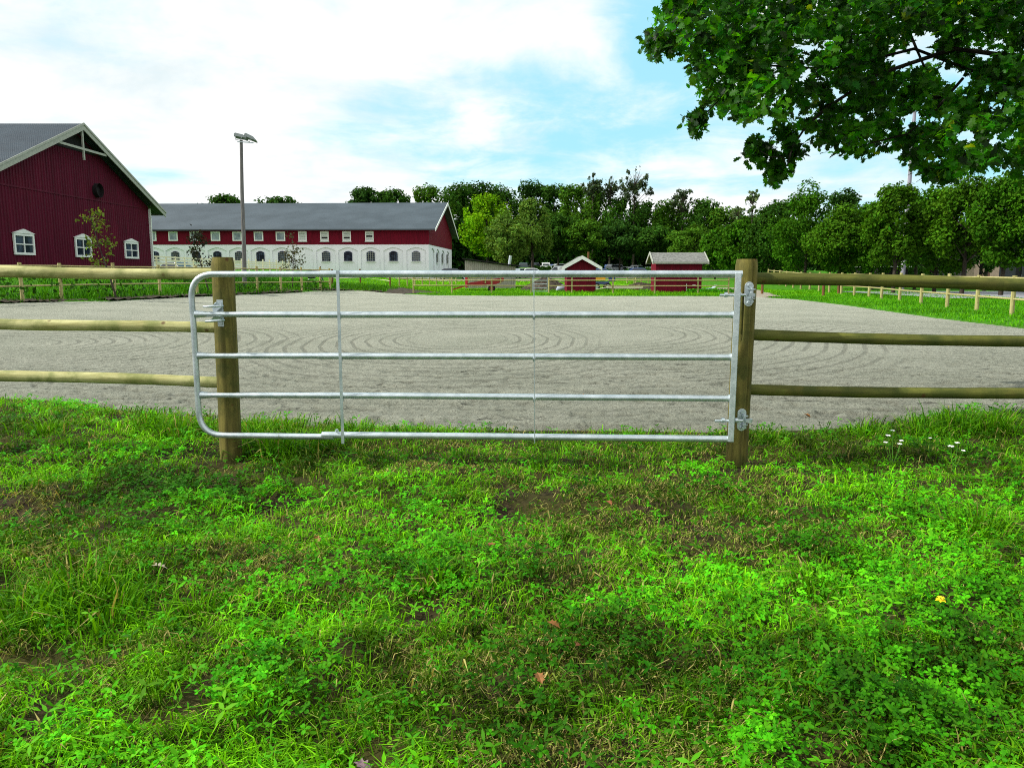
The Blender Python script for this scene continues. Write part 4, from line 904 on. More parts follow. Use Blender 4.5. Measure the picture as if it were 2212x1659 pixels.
wb = thing('wheelbarrow', 'black wheelbarrow pushed by the person behind the left fence', 'wheelbarrow', (q.x, DP, gz), R(180)); wb.scale = (k, k, k)
mb = MB(); n4 = [(.75, -.3, .42), (1.35, -.24, .42), (1.35, .24, .42), (.75, .3, .42)]; t4 = [(.55, -.36, .78), (1.62, -.32, .74), (1.62, .32, .74), (.55, .36, .78)]
mb.add(n4 + t4, [(3, 2, 1, 0), (0, 1, 5, 4), (1, 2, 6, 5), (2, 3, 7, 6), (3, 0, 4, 7)]); mb.build('tray', RUBBER, wb)
for s_ in (-1, 1):
    MB().tube([(.42, s_ * .24, .93), (.7, s_ * .24, .5), (1.3, s_ * .14, .36), (1.6, s_ * .05, .22)], .017, 8).build('handle', GALV, wb); MB().tube([(.75, s_ * .22, .45), (.72, s_ * .22, .0)], .018, 8).build('leg', GALV, wb)
wheel(wb, 1.62, 0, .2, .2, .09)

exec_veg = True
# ------------------------------------------------------------------ vegetation helpers
def rand_unit(n): v_ = rng.normal(size=(n, 3)); return v_ / np.linalg.norm(v_, axis=1, keepdims=True)
def frames(nrm):
    a = rand_unit(len(nrm)); t_ = np.cross(nrm, a); t_ /= np.linalg.norm(t_, axis=1, keepdims=True) + 1e-9; return t_, np.cross(nrm, t_)
def leaf_cards(P, nrm, size, colr, parent, name='crown', m=None, shape='quad'):
    n = len(P); t_, b = frames(nrm); size = np.asarray(size)[:, None]
    if shape == 'lobed':
        # an oak-like lobed leaf: outline with rounded lobes, folded a little along its midrib
        ol = np.array([(0, -.55), (.10, -.34), (.26, -.30), (.17, -.14), (.42, -.06), (.24, .07), (.46, .24), (.22, .30), (.24, .46), (0, .55), (-.24, .46), (-.22, .30), (-.46, .24), (-.24, .07), (-.42, -.06), (-.17, -.14), (-.26, -.30), (-.10, -.34)]); k = len(ol)
        curl = .18
        V = np.empty((n, k + 1, 3)); V[:, 0] = P
        for j, (x, y) in enumerate(ol): V[:, j + 1] = P + t_ * x * size * 1.1 + b * y * size * 1.1 + nrm * (curl * abs(x) - .25 * y * y) * size
        base = (np.arange(n) * (k + 1))[:, None, None]; tri = np.array([(0, j + 1, (j + 1) % k + 1) for j in range(k)])[None]; Fc = (base + tri).reshape(-1, 3)
        col = np.repeat(colr[:, None], k + 1, 1).reshape(-1, 3)
        return np_mesh(name, V.reshape(-1, 3), Fc, m or LEAF, parent, col)
    V = np.empty((n, 4, 3)); V[:, 0] = P - b * size; V[:, 1] = P + t_ * size * .62 + nrm * size * .15; V[:, 2] = P + b * size; V[:, 3] = P - t_ * size * .62 + nrm * size * .15
    Fc = np.arange(n * 4).reshape(n, 4); return np_mesh(name, V.reshape(-1, 3), Fc, m or FARLEAF, parent, np.repeat(colr[:, None], 4, 1).reshape(-1, 3))
def vary(base, n, a=.25, hue=.12):
    c_ = np.array(base[:3])[None] * (1 + a * rng.normal(size=(n, 1))).clip(.35, 2.0); c_[:, 0] *= (1 + hue * rng.normal(size=n)).clip(.4, 2); return c_.clip(0, 1)
GROUPT = 'trees'
def tree(px, ytop, hwpx, D, base, label, kind='dense', ybot=None, group='woodland trees beyond the car park', name='broadleaf_tree', n=None, asp=1.0, card=None, nlobe=None):
    top = at_Y(px, ytop, D); gz = float(G(top.x, D)); Ht = top.z - gz; R_ = hwpx / F * D * (1.12 if kind != 'sparse' else 1); zb = (at_Y(px, ybot, D).z - gz) if ybot else Ht * .16
    root = thing(name, label, 'tree', (top.x, D, gz), group=group); zc0 = (Ht + zb) / 2; hz_ = (Ht - zb) / 2
    Ps = []; Ns = []; Cs = []; nl = nlobe or (38 if kind != 'sparse' else 60); n = n or 9000; card = (card or max(.15, D * .0019)) * (1 if kind != 'sparse' else .8)
    lobes = []
    for _ in range(nl):
        d = rand_unit(1)[0]; rr_ = rng.uniform(.5, .95) if kind != 'sparse' else rng.uniform(.3, 1.0); z = d[2] * rr_ if kind != 'sparse' else d[2] * rr_ * .65 + .33
        wz = math.sqrt(max(.05, 1 - (z * .75) ** 2)) if kind == 'dense' else (1.0 - .45 * z)
        if kind == 'cone': wz = .95 - .55 * max(z, -.3)
        q_ = rng.uniform(.17, .42) if kind != 'sparse' else rng.uniform(.10, .20); lr = q_ * np.array([R_, R_, min(.75 * hz_, 1.15 * R_)])
        lobes.append((np.array([d[0] * rr_ * R_ * wz, d[1] * rr_ * R_ * wz * asp, zc0 + z * hz_ * 1.0]), lr, rng.uniform(.72, 1.3)))
    if kind != 'sparse':
        for dx_ in (-.32, .05, .36): lobes.append((np.array([dx_ * R_, 0, Ht - (.36 + .25 * abs(dx_)) * min(R_, hz_)]), np.array([.38 * R_, .38 * R_, .34 * min(R_, hz_)]), 1.0))
        lobes.append((np.array([0, 0, zc0]), np.array([.72 * R_, .72 * R_, .78 * hz_]), .85))
    w_ = np.array([l[1][0] ** 2 for l in lobes]); w_ /= w_.sum()
    for (c0, ra, br), cnt in zip(lobes, (w_ * n).astype(int)):
        d = rand_unit(cnt); rr_ = rng.uniform(.55, 1.05, (cnt, 1)) if kind != 'sparse' else rng.uniform(.2, 1.1, (cnt, 1))
        # ragged edge: clumps along each lobe
        g_ = .70 + .60 * vnoise(d[:, 0] * 3 + c0[0], d[:, 1] * 3 + d[:, 2] * 4 + c0[2], 3)[:, None]
        P = c0 + d * ra * rr_ * g_; keep = vnoise(P[:, 0] / (card * 3.5), P[:, 2] / (card * 3.0) + P[:, 1] * .5, 8) > (.25 if kind != 'sparse' else .5)
        P = P[keep]; Ps.append(P); nn = d[keep] * .8 + rand_unit(len(P)) * .75 + np.array([0, 0, .35]); Ns.append(nn / np.linalg.norm(nn, axis=1, keepdims=True)); Cs.append(vary(base, len(P), .2) * br)
    P = np.concatenate(Ps); Nn = np.concatenate(Ns); Cc = np.concatenate(Cs)
    leaf_cards(P, Nn, rng.uniform(.6, 1.25, len(P)) * card, Cc.clip(0, .9), root)
    mb = MB(); tr_ = max(.09, Ht * (.02 if kind != 'sparse' else .013)); mb.tube([(0, 0, -.3), (tr_ * .3, 0, Ht * .25), (-tr_ * .4, 0, Ht * .55), (0, 0, Ht * (.9 if kind == 'sparse' else .8))], [tr_, tr_ * .8, tr_ * .5, tr_ * .12], 8)
    for c0, ra, br in lobes[:(60 if kind == 'sparse' else 9)]:
        z0 = max(zb * .9, c0[2] - np.hypot(c0[0], c0[1]) * .8 - .3); z0 = min(z0, Ht * .8); mb.tube([(0, 0, z0), Vector((0, 0, z0)).lerp(Vector(c0), .5) + Vector((0, 0, .1)), c0], [tr_ * (.42 if kind != 'sparse' else .2), tr_ * (.25 if kind != 'sparse' else .13), tr_ * .06], 5)
    mb.build('trunk', BARK, root); return root
DG = S(50, 88, 22); DG2 = S(42, 76, 24); MG = S(66, 106, 24); YG = S(100, 148, 12); OG = S(84, 116, 42); BG_ = S(104, 126, 84); RG = S(54, 98, 12); RG2 = S(60, 100, 14)
# behind the stable
tree(478, 416, 44, 150, DG, 'dark round crowned tree above the stable roof near the floodlight mast', ybot=500, n=5200, group='trees behind the stable')
tree(604, 425, 54, 155, DG2, 'low wide tree just showing over the middle of the stable roof', ybot=500, n=5200, group='trees behind the stable')
tree(788, 402, 36, 150, DG2, 'left of two dark trees above the right half of the stable roof', ybot=490, n=5200, group='trees behind the stable')
tree(848, 405, 34, 150, DG, 'right of two dark trees above the right half of the stable roof', ybot=490, n=5200, group='trees behind the stable')
W = 'woodland trees beyond the car park'
for (px, yt, hw_, D, bc, kd, lb) in (
    (925, 399, 44, 172, MG, 'dense', 'mid green rounded tree at the stable ridge\'s right end'),
    (990, 396, 46, 178, DG, 'dense', 'dark tree directly above the stable gable peak'),
    (1030, 388, 46, 182, DG2, 'dense', 'tallest dark rounded tree right of the stable gable'),
    (1085, 404, 44, 186, DG, 'dense', 'dark tree showing behind the bright yellow-green tree'),
    (1150, 392, 42, 190, DG2, 'dense', 'dark crowned tree rising above the olive grey tree'),
    (1198, 396, 40, 188, DG, 'dense', 'dark tree in the middle of the woodland skyline left of the sparse tops'),
    (1240, 395, 40, 184, MG, 'dense', 'mid green tree just left of the first sparse tree top'),
    (1290, 412, 46, 176, MG, 'dense', 'mid green tree under the two thin tree tops'),
    (1345, 420, 46, 172, DG, 'dense', 'dark tree in front of the tallest thin tree'),
    (1400, 430, 44, 178, DG2, 'dense', 'dark lower tree right of the tallest thin tree'),
    (1450, 428, 44, 170, MG, 'dense', 'mid green tree above the shingled shed'),
    (1524, 426, 46, 165, DG, 'dense', 'dark green tree up and right of the shingled shed'),
    (1570, 443, 42, 160, MG, 'dense', 'green tree below left of the slender pale birch'),
    (1620, 462, 44, 150, RG, 'dense', 'lighter green tree in front of the slender pale birch')):
    tree(px, yt, hw_, D, bc, lb, kd, group=W, ybot=572)
tree(1052, 415, 46, 142, YG, 'bright yellow-green tree beside the stable gable', 'dense', 568, W, n=8500)
tree(1098, 462, 50, 132, OG, 'olive grey tree in front of the bright yellow-green tree', 'dense', 574, W, n=8500)
tree(1150, 430, 38, 138, OG, 'tall olive tree standing behind the lean-to flue', 'dense', 560, W, n=7000)
tree(1206, 470, 46, 150, DG, 'lower dark tree standing above the white van', 'dense', 556, W)
tree(1262, 475, 44, 148, MG, 'lower mid green tree standing above the gabled shed', 'dense', 556, W)
tree(1340, 480, 50, 150, DG2, 'lower dark tree above the silver estate between the sheds', 'dense', 560, W)
tree(1420, 485, 46, 148, DG, 'lower dark tree directly behind the shingled shed\'s left roof end', 'dense', 560, W)
tree(1500, 490, 46, 140, MG, 'lower green tree directly behind the shingled shed\'s right roof end', 'dense', 572, W)
SPC = S(66, 84, 56)
tree(1282, 369, 28, 172, SPC, 'thin leaved tree top poking up left of the tallest one', 'sparse', 470, W, n=1900, name='sparse_tree')
tree(1320, 376, 28, 172, SPC, 'thin leaved tree top between two others on the skyline', 'sparse', 470, W, n=1500, name='sparse_tree')
tree(1372, 355, 44, 168, SPC, 'tallest thin open tree on the whole skyline', 'sparse', 480, W, n=4200, name='sparse_tree')
tree(1477, 405, 38, 166, SPC, 'thin domed tree top above the shingled shed', 'sparse', 490, W, n=2400, name='sparse_tree')
tree(1628, 402, 20, 145, BG_, 'slender pale birch standing alone against the sky', 'sparse', 520, W, n=2600, name='birch_tree')
tree(1592, 440, 18, 148, BG_, 'smaller pale birch left of the slender one', 'sparse', 520, W, n=1700, name='birch_tree')
LR = 'lime trees along the right arena fence'
for (px, yt, hw_, D, bc, yb, lb) in (
    (1548, 500, 34, 100, RG, 588, 'small green tree at the left end of the right hand row'),
    (1600, 478, 46, 92, RG, 590, 'broad green tree just left of the cracked gate post'),
    (1668, 440, 46, 88, DG, 592, 'dark rounded tree above the cracked gate post'),
    (1748, 407, 66, 78, RG, 594, 'tall rounded green tree right of the cracked gate post'),
    (1826, 408, 40, 74, DG2, 592, 'dark pointed tree behind the pale fronted one'),
    (1822, 450, 66, 62, RG2, 588, 'yellowish green low tree fronting the dark pointed one'),
    (1895, 433, 44, 60, RG, 590, 'middle green tree left of the steel mast'),
    (1945, 392, 56, 50.5, RG2, 580, 'peaked tree wrapped around the steel mast'),
    (2035, 402, 66, 52, RG, 584, 'green tree just right of the steel mast'),
    (1704, 428, 40, 95, DG, 592, 'dark tree seen between two rounder ones right of the cracked post'),
    (1862, 446, 46, 72, DG2, 592, 'darkest tree in the dip of the right hand row'),
    (1990, 420, 44, 62, DG, 590, 'dark tree filling the gap right of the steel mast'),
    (2145, 404, 46, 58, DG2, 590, 'dark tree behind the two rightmost trees'),
    (2098, 380, 72, 49, RG2, 576, 'tall tree with yellow tinted leaves near the pinkish building'),
    (2185, 372, 66, 46, RG, 574, 'rightmost tree of the row at the photo edge'),
    (2290, 380, 80, 44, RG, 574, 'tree continuing the row past the right edge')):
    tree(px, yt, hw_, D, bc, lb, 'cone', yb + 4, LR, 'lime_tree', n=15000 if D < 66 else 12000, card=max(.12, D * .0020), nlobe=48)
# woodland undergrowth as one mass
def scatter_cards(name, xr_, yr_, n, hfun, base, card, label=None, m=None, cat=None, kind='stuff', zmin=0.0, mask=None):
    x = rng.uniform(*xr_, n); y = rng.uniform(*yr_, n); g_ = G(x, y); hh = hfun(x, y); z = g_ + zmin + rng.uniform(0, 1, n) ** .8 * hh
    k = vnoise(x / 1.7, z / 1.3, 5) > .2
    if mask is not None: k &= mask(x, y)
    P = np.stack([x, y, z], 1)[k]; nn = rand_unit(len(P)) + np.array([0, -.5, .5]); nn /= np.linalg.norm(nn, axis=1, keepdims=True)
    o = leaf_cards(P, nn, rng.uniform(.6, 1.3, len(P)) * card, vary(base, len(P), .3), None, name, m)
    if kind: o['kind'] = kind
    if label: o['label'] = label
    if cat: o['category'] = cat
    return o
scatter_cards('undergrowth', (-32, 100), (172, 205), 60000, lambda x, y: 5.5 + 7 * fbm(x / 6, y / 6, 2, 12), DG2, .6, 'dark shrubs and saplings filling in beneath the woodland trees')
scatter_cards('bank_weeds', (-25, -10), (26, 54), 9000, lambda x, y: .25 + .75 * sst(fbm(x / 1.6, y / 1.6, 2, 15), .4, .7), DG2, .09, 'dark leafy weeds and low shrubs growing on the left bank', mask=lambda x, y: (-x - fenceX(y) > .1) & (-x - fenceX(y) < 3.5) & (fbm(x / 1.6, y / 1.6, 2, 15) > .46))
scatter_cards('hedge', (-6, 42), (139, 146), 9000, lambda x, y: .5 + 1.5 * fbm(x / 3, y / 3, 2, 13), DG, .26, 'loose green bushes between the two rows of parked cars')
scatter_cards('shrub_belt', (36, 95), (70, 84), 26000, lambda x, y: 1.5 + 3 * fbm(x / 4, y / 4, 2, 14), DG2, .28, 'dark shrubs under and behind the row of lime trees')
def sapling(px0, py0, px1, py1, D, base, n, spread, label, side=1):
    b = at_Y(px0, py0, D); t_ = at_Y(px1, py1, D); gz = float(G(b.x, D)); root = thing('sapling', label, 'sapling', (b.x, D, gz), group='young trees on the left bank'); T = t_ - Vector((b.x, D, gz)); mb = MB(); tips = []
    mid = T * .5 + Vector((.05 * side, 0, 0)); mb.tube([(0, 0, -.2), mid * .6, mid, T], [.045, .035, .025, .008], 8)
    for k in range(13):
        f = random.uniform(.25, .95); p = Vector((0, 0, 0)).lerp(T, f) + Vector((.05 * side * math.sin(f * 3), 0, 0)); an = random.uniform(0, 6.28); ln = spread * (1.1 - f * .7)
        e = p + Vector((math.cos(an) * ln, math.sin(an) * ln, ln * random.uniform(.3, .9))); mb.tube([p, p.lerp(e, .5) + Vector((0, 0, .05)), e], [.014, .009, .004], 5); tips += [p.lerp(e, s_) for s_ in (.45, .7, .9, 1)]
    tips += [T * .97, T * .88, T * .8]
    mb.build('trunk', BARK, root); tp = np.array([tuple(p) for p in tips]); idx = rng.integers(0, len(tp), n); P = tp[idx] + rng.normal(size=(n, 3)) * .16 * spread
    leaf_cards(P, rand_unit(n), rng.uniform(.05, .1, n), vary(base, n, .25), root, 'leaves'); return root
sapling(250, 583, 190, 452, 33, S(92, 112, 42), 300, .75, 'leaning green sapling before the red barn gable', -1)
sapling(450, 588, 410, 505, 42, S(40, 44, 34), 420, .9, 'dark leaved sapling left of the latch post', 1)
sapling(630, 590, 632, 508, 50, S(72, 76, 54), 300, .85, 'thin sapling with few leaves before the stable\'s white wall', 1)

# ------------------------------------------------------------------ overhanging oak, top right
oak = thing('oak_tree', 'big leafy tree overhanging from the right with lobed leaves and dark limbs', 'tree', (8.3, 8.6, 0))
OA = Vector((8.3, 8.6, 0))
outline = [(1395, 95), (1420, 60), (1440, 20), (1425, -30), (1450, -260), (2700, -400), (2700, 420), (2212, 385), (2165, 345), (2100, 365), (2062, 372), (2030, 392), (1985, 372), (1955, 340), (1915, 300), (1875, 335), (1835, 342),
           (1795, 325), (1748, 298), (1735, 268), (1715, 242), (1690, 255), (1668, 262), (1650, 258), (1610, 258), (1580, 238), (1545, 232), (1512, 220), (1500, 170), (1478, 110), (1440, 118), (1405, 115)]
def inpoly(x, y, poly):
    ins = np.zeros(x.shape, bool); n = len(poly)
    for i_ in range(n):
        x0, y0 = poly[i_]; x1, y1 = poly[(i_ + 1) % n]; ins ^= ((y0 > y) != (y1 > y)) & (x < (x1 - x0) * (y - y0) / ((y1 - y0) or 1e-9) + x0)
    return ins
gaps = [(1807, 202, 13, 18), (1943, 128, 18, 30), (2007, 86, 24, 16), (2007, 122, 20, 12), (2059, 160, 30, 14), (2075, 185, 20, 8), (2119, 124, 22, 10), (1743, 106, 24, 12), (1675, 160, 10, 10), (1735, 162, 10, 14), (2151, 88, 10, 10), (1975, 252, 26, 12), (2087, 296, 28, 16),
        (1600, 290, 14, 20), (2150, 300, 20, 22), (2020, 345, 10, 10), (1640, 215, 6, 6), (2165, 230, 14, 10), (1560, 175, 8, 8), (1720, 240, 10, 8), (1855, 255, 9, 9)]
gaps = [(a, b, c * .75, d * .75) for a, b, c, d in gaps]
N = 5200; x = rng.uniform(1390, 2660, N); y = rng.uniform(-330, 400, N); keep = inpoly(x, y, outline)
keep &= rng.uniform(size=N) < np.where((x > 2260) | (y < -40), .28, 1.0)
for gx_, gy_, rx, ry in gaps: keep &= ((x - gx_) / (rx + 12)) ** 2 + ((y - gy_) / (ry + 12)) ** 2 > 1
x = x[keep]; y = y[keep]; nC = len(x); dep = 7.4 + 2.6 * fbm(x / 150, y / 150, 2, 21) + rng.uniform(-1.2, 1.6, nC)
extra = [(a + da, b + db, 8.0 + dd) for da, db, dd in ((0, 0, 0), (3, -4, .12)) for a, b in ((1690, 268), (1683, 284), (1696, 292), (1700, 308), (1628, 322), (1640, 316), (1650, 330), (1632, 338), (1656, 345), (1622, 330), (1665, 352), (1675, 364), (1670, 378), (1685, 374), (1690, 386), (1670, 390), (1682, 350),
    (1712, 322), (1720, 330), (1706, 336), (1505, 262), (1495, 270), (1511, 277), (1503, 251), (1515, 256), (2045, 388), (2030, 376), (2055, 378), (1415, 100), (1430, 108), (1450, 100), (1405, 92), (1420, 85))]
x = np.concatenate([x, [e[0] for e in extra]]); y = np.concatenate([y, [e[1] for e in extra]]); dep = np.concatenate([dep, [e[2] for e in extra]]); nC = len(x)
cen = np.array([tuple(at_Y(a, b, c)) for a, b, c in zip(x, y, dep)]) - np.array(OA)
per_ = 13; P = np.repeat(cen, per_, 0) + rng.normal(size=(nC * per_, 3)) * np.array([.05, .07, .045])
# keep the sky gaps and the outline open to single leaves too
pp = P + np.array(OA); qx, qy = proj(pp[:, 0], pp[:, 1], pp[:, 2]); kk = np.ones(len(P), bool)
for gx_, gy_, rx, ry in gaps: kk &= ((qx - gx_) / rx) ** 2 + ((qy - gy_) / ry) ** 2 > 1
P = P[kk]; nL = len(P); outw = np.array([-.35, -.45, .75]); nn = outw + rand_unit(nL) * .95; nn /= np.linalg.norm(nn, axis=1, keepdims=True)
cb = vary(S(46, 104, 4), nL, .34, .28); cl_b = np.repeat(rng.uniform(.3, 1.6, nC), per_)[kk][:, None]; cb = (cb * cl_b).clip(0, .8)  # wide cluster tones paint shaded and backlit leaves into the colour
yl = rng.uniform(size=nL) < .012; cb[yl] = np.array(S(110, 140, 20)[:3])
leaf_cards(P, nn, rng.uniform(.055, .098, nL), cb, oak, 'crown', LEAF, 'lobed')
mb = MB(); mb.tube([(0, 0, -.3), (-.05, 0, 1.5), (.05, 0, 3.2), (-.1, .1, 5.4), (.1, 0, 8)], [.42, .34, .3, .22, .1], 16); mb.build('trunk', BARK, oak)
LIMBM = paint('limb_bark', S(34, 30, 22), .9, .3, 8)
def limb(pts, r0, r1, name='limb'):
    pp_ = [at_Y(*p) - OA for p in pts]; n_ = len(pp_); MB().tube(pp_, [r0 + (r1 - r0) * k / (n_ - 1) for k in range(n_)], 8).build(name, LIMBM, oak)
limb([(2700, 60, 8.6), (2400, 150, 8.6), (2180, 200, 8.5), (2060, 215, 8.6), (1930, 200, 8.6), (1860, 100, 8.7), (1760, 75, 8.7), (1640, 90, 8.6)], .026, .009)
limb([(2600, 250, 8.7), (2300, 220, 8.7), (2090, 150, 8.6), (1975, 106, 8.5), (1880, 130, 8.4), (1800, 150, 8.4), (1620, 140, 8.3), (1500, 60, 8.2)], .022, .007)
limb([(2550, 160, 8.4), (2250, 130, 8.2), (2060, 106, 8.2), (1900, 160, 8.3), (1790, 230, 8.2), (1740, 275, 8.0), (1712, 318, 7.9), (1700, 360, 7.9)], .028, .006)
limb([(2080, 170, 8.6), (2020, 240, 8.5), (1960, 290, 8.4), (1880, 310, 8.3)], .016, .007, 'twig'); limb([(2180, 200, 8.5), (2140, 300, 8.4), (2060, 350, 8.3)], .016, .007, 'twig')
limb([(1620, 140, 8.3), (1570, 200, 8.2), (1530, 240, 8.2), (1500, 262, 8.2)], .012, .004, 'twig'); limb([(1960, 60, 8.6), (1990, 130, 8.6), (2010, 175, 8.5)], .016, .008, 'twig'); limb([(1700, 360, 7.9), (1690, 340, 7.9), (1665, 340, 7.8), (1640, 325, 7.9)], .006, .003, 'twig')

# ------------------------------------------------------------------ foreground meadow
FEND = 8.45
def sample_fg(n, wfun=None, y0=1.1, y1=9.5):
    """random places in the part of the meadow near the camera, denser close by"""
    u_ = rng.uniform(size=n); y = y0 * (y1 / y0) ** u_; y = y0 + (y1 - y0) * (u_ ** 1.25) if y0 > 4 else y
    x = rng.uniform(-1, 1, n) * (.70 * y + 1.1); k = in_arena(x, y) < .10 - .25 * rng.uniform(size=n) ** 2 + .55 * (fbm(x * 2.2, y * 2.2, 2, 19) - .35); x, y = x[k], y[k]
    if wfun is not None:
        k = rng.uniform(size=len(x)) < wfun(x, y); x, y = x[k], y[k]
    return x, y
CLOV = [(1950, 1420, 330, 260, 1.0), (2100, 1150, 200, 160, .8), (1850, 1620, 300, 90, .9), (330, 1050, 190, 90, 1.0), (480, 1060, 110, 55, .9), (920, 1190, 130, 110, .9), (600, 1480, 160, 90, .5), (1300, 1350, 250, 120, .35), (1750, 1150, 90, 80, .5),
        (120, 900, 130, 20, .8), (800, 1560, 140, 60, .5), (120, 1640, 200, 60, .7), (2080, 930, 140, 40, .5)]
DRY = [(1320, 1300, 260, 330, .62), (1400, 1130, 380, 110, .95), (1150, 1450, 380, 180, .6), (1250, 1610, 420, 80, .9), (100, 1440, 200, 60, .9), (640, 1230, 260, 80, .6), (60, 1110, 120, 50, .8), (1050, 1000, 400, 30, .5), (1720, 1300, 90, 60, .7), (1600, 1480, 150, 80, .6), (900, 1380, 100, 50, .6)]
def field(lst, x, y):
    px, py = proj(x, y, 0.0); f = 0
    for cx_, cy_, rx, ry, a in lst: f = np.maximum(f, a * np.exp(-((px - cx_) / rx) ** 2 - ((py - cy_) / ry) ** 2))
    return f
def clov(x, y): return np.clip(field(CLOV, x, y) + (fbm(x * 2.2, y * 2.2, 3, 71) - .52) * 1.5, 0, 1)
def dry(x, y): return np.clip(field(DRY, x, y) + (fbm(x * 2.8, y * 2.8, 3, 81) - .53) * 2.0, 0, 1)
def blades(name, x, y, z, h, w_, lean, col_b, col_t, m=GRASSM, az=None, flat=None):
    n = len(x); az = rng.uniform(0, 2 * math.pi, n) if az is None else az; fa = az + rng.normal(size=n) * .9 + math.pi / 2
    dx, dy = np.cos(az), np.sin(az); wx, wy = np.cos(fa) * w_ / 2, np.sin(fa) * w_ / 2; B = np.stack([x, y, z], 1)
    mid = B + np.stack([dx * lean * h * .28, dy * lean * h * .28, h * np.sqrt(np.clip(1 - (lean * .35) ** 2, .1, 1)) * .55], 1)
    tip = B + np.stack([dx * lean * h * .95, dy * lean * h * .95, h * np.clip(1.05 - .75 * lean ** 1.5, .02, 1)], 1)
    W_ = np.stack([wx, wy, np.zeros(n)], 1); V = np.empty((n, 5, 3)); V[:, 0] = B - W_ * .8; V[:, 1] = B + W_ * .8; V[:, 2] = mid + W_; V[:, 3] = mid - W_; V[:, 4] = tip
    b = (np.arange(n) * 5)[:, None]; F1 = np.stack([b[:, 0], b[:, 0] + 1, b[:, 0] + 2], 1); F2 = np.stack([b[:, 0], b[:, 0] + 2, b[:, 0] + 3], 1); F3 = np.stack([b[:, 0] + 3, b[:, 0] + 2, b[:, 0] + 4], 1)
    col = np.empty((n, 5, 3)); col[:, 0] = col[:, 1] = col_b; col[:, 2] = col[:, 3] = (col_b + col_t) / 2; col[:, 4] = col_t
    return np_mesh(name, V.reshape(-1, 3), np.concatenate([F1, F2, F3]), m, None, col.reshape(-1, 3))
GA, GB_, GY = np.array(S(38, 90, 4)[:3]), np.array(S(98, 158, 12)[:3]), np.array(S(164, 156, 92)[:3])
def tallness(x, y):
    px, py = proj(x, y, 0.0); t_ = np.exp(-((px - 620) / 120) ** 2 - ((py - 960) / 55) ** 2) * 1.5 + np.exp(-((px - 330) / 170) ** 2 - ((py - 925) / 35) ** 2) * .7 + np.exp(-((px - 2100) / 180) ** 2 - ((py - 915) / 40) ** 2) * 1.0
    t_ += .25 * np.exp(-((in_arena(x, y) + .35) / .3) ** 2) + .4 * np.exp(-((px - 150) / 150) ** 2 - ((py - 1280) / 70) ** 2); return t_
def patch(x, y): return np.clip(.95 + 3.6 * (fbm(x * 1.1, y * 1.1, 3, 99) - .5) + 2.4 * (fbm(x * 6.5, y * 6.5, 2, 98) - .5), .28, 1.9)
def grass_layer(name, n, hmin, hmax, wd, lean0, lean1, dw, tint, label):
    x, y = sample_fg(n, lambda x, y: np.clip((1 - (.92 if dw < 0 else .45) * bare(x, y)) * (-.45 + 2.6 * fbm(x * 4.5, y * 4.5, 2, 91)).clip(.05, 1) * (1 - .35 * clov(x, y)) * (.25 + dw * dry(x, y) if dw > 0 else 1 + dw * dry(x, y)), 0, 1))
    n = len(x); z = GN(x, y) - .008; dr = dry(x, y); h = rng.uniform(hmin, hmax, n) * (.75 + .8 * fbm(x * 1.9, y * 1.9, 3, 95)) * (1 + tallness(x, y)) * (1 - .35 * dr)
    ln = np.clip(rng.uniform(lean0, lean1, n) + .25 * dr, 0, 1.3); az = fbm(x * 1.3, y * 1.3, 2, 97) * 12 + rng.normal(size=n) * 1.1
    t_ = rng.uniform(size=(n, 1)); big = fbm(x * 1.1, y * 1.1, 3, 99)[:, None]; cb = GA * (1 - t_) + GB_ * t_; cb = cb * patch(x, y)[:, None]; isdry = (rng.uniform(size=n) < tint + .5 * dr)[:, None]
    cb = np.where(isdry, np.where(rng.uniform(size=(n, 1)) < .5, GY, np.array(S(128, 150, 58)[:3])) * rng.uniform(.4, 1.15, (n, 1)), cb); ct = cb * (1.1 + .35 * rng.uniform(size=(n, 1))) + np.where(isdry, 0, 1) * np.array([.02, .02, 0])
    w_ = wd * rng.uniform(.6, 1.3, n) * np.clip(.75 + y * .085, .8, 1.4)
    o = blades(name, x, y, z, h, w_, ln, cb, ct.clip(0, .9), az=az); return tag(o, label, kind='stuff')
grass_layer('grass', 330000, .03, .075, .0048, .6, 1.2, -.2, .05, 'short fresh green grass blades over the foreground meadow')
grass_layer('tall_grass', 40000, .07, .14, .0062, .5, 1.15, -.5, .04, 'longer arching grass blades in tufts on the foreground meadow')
grass_layer('dry_grass', 210000, .03, .08, .0034, .95, 1.3, .85, .66, 'flattened straw coloured mown grass in the meadow')
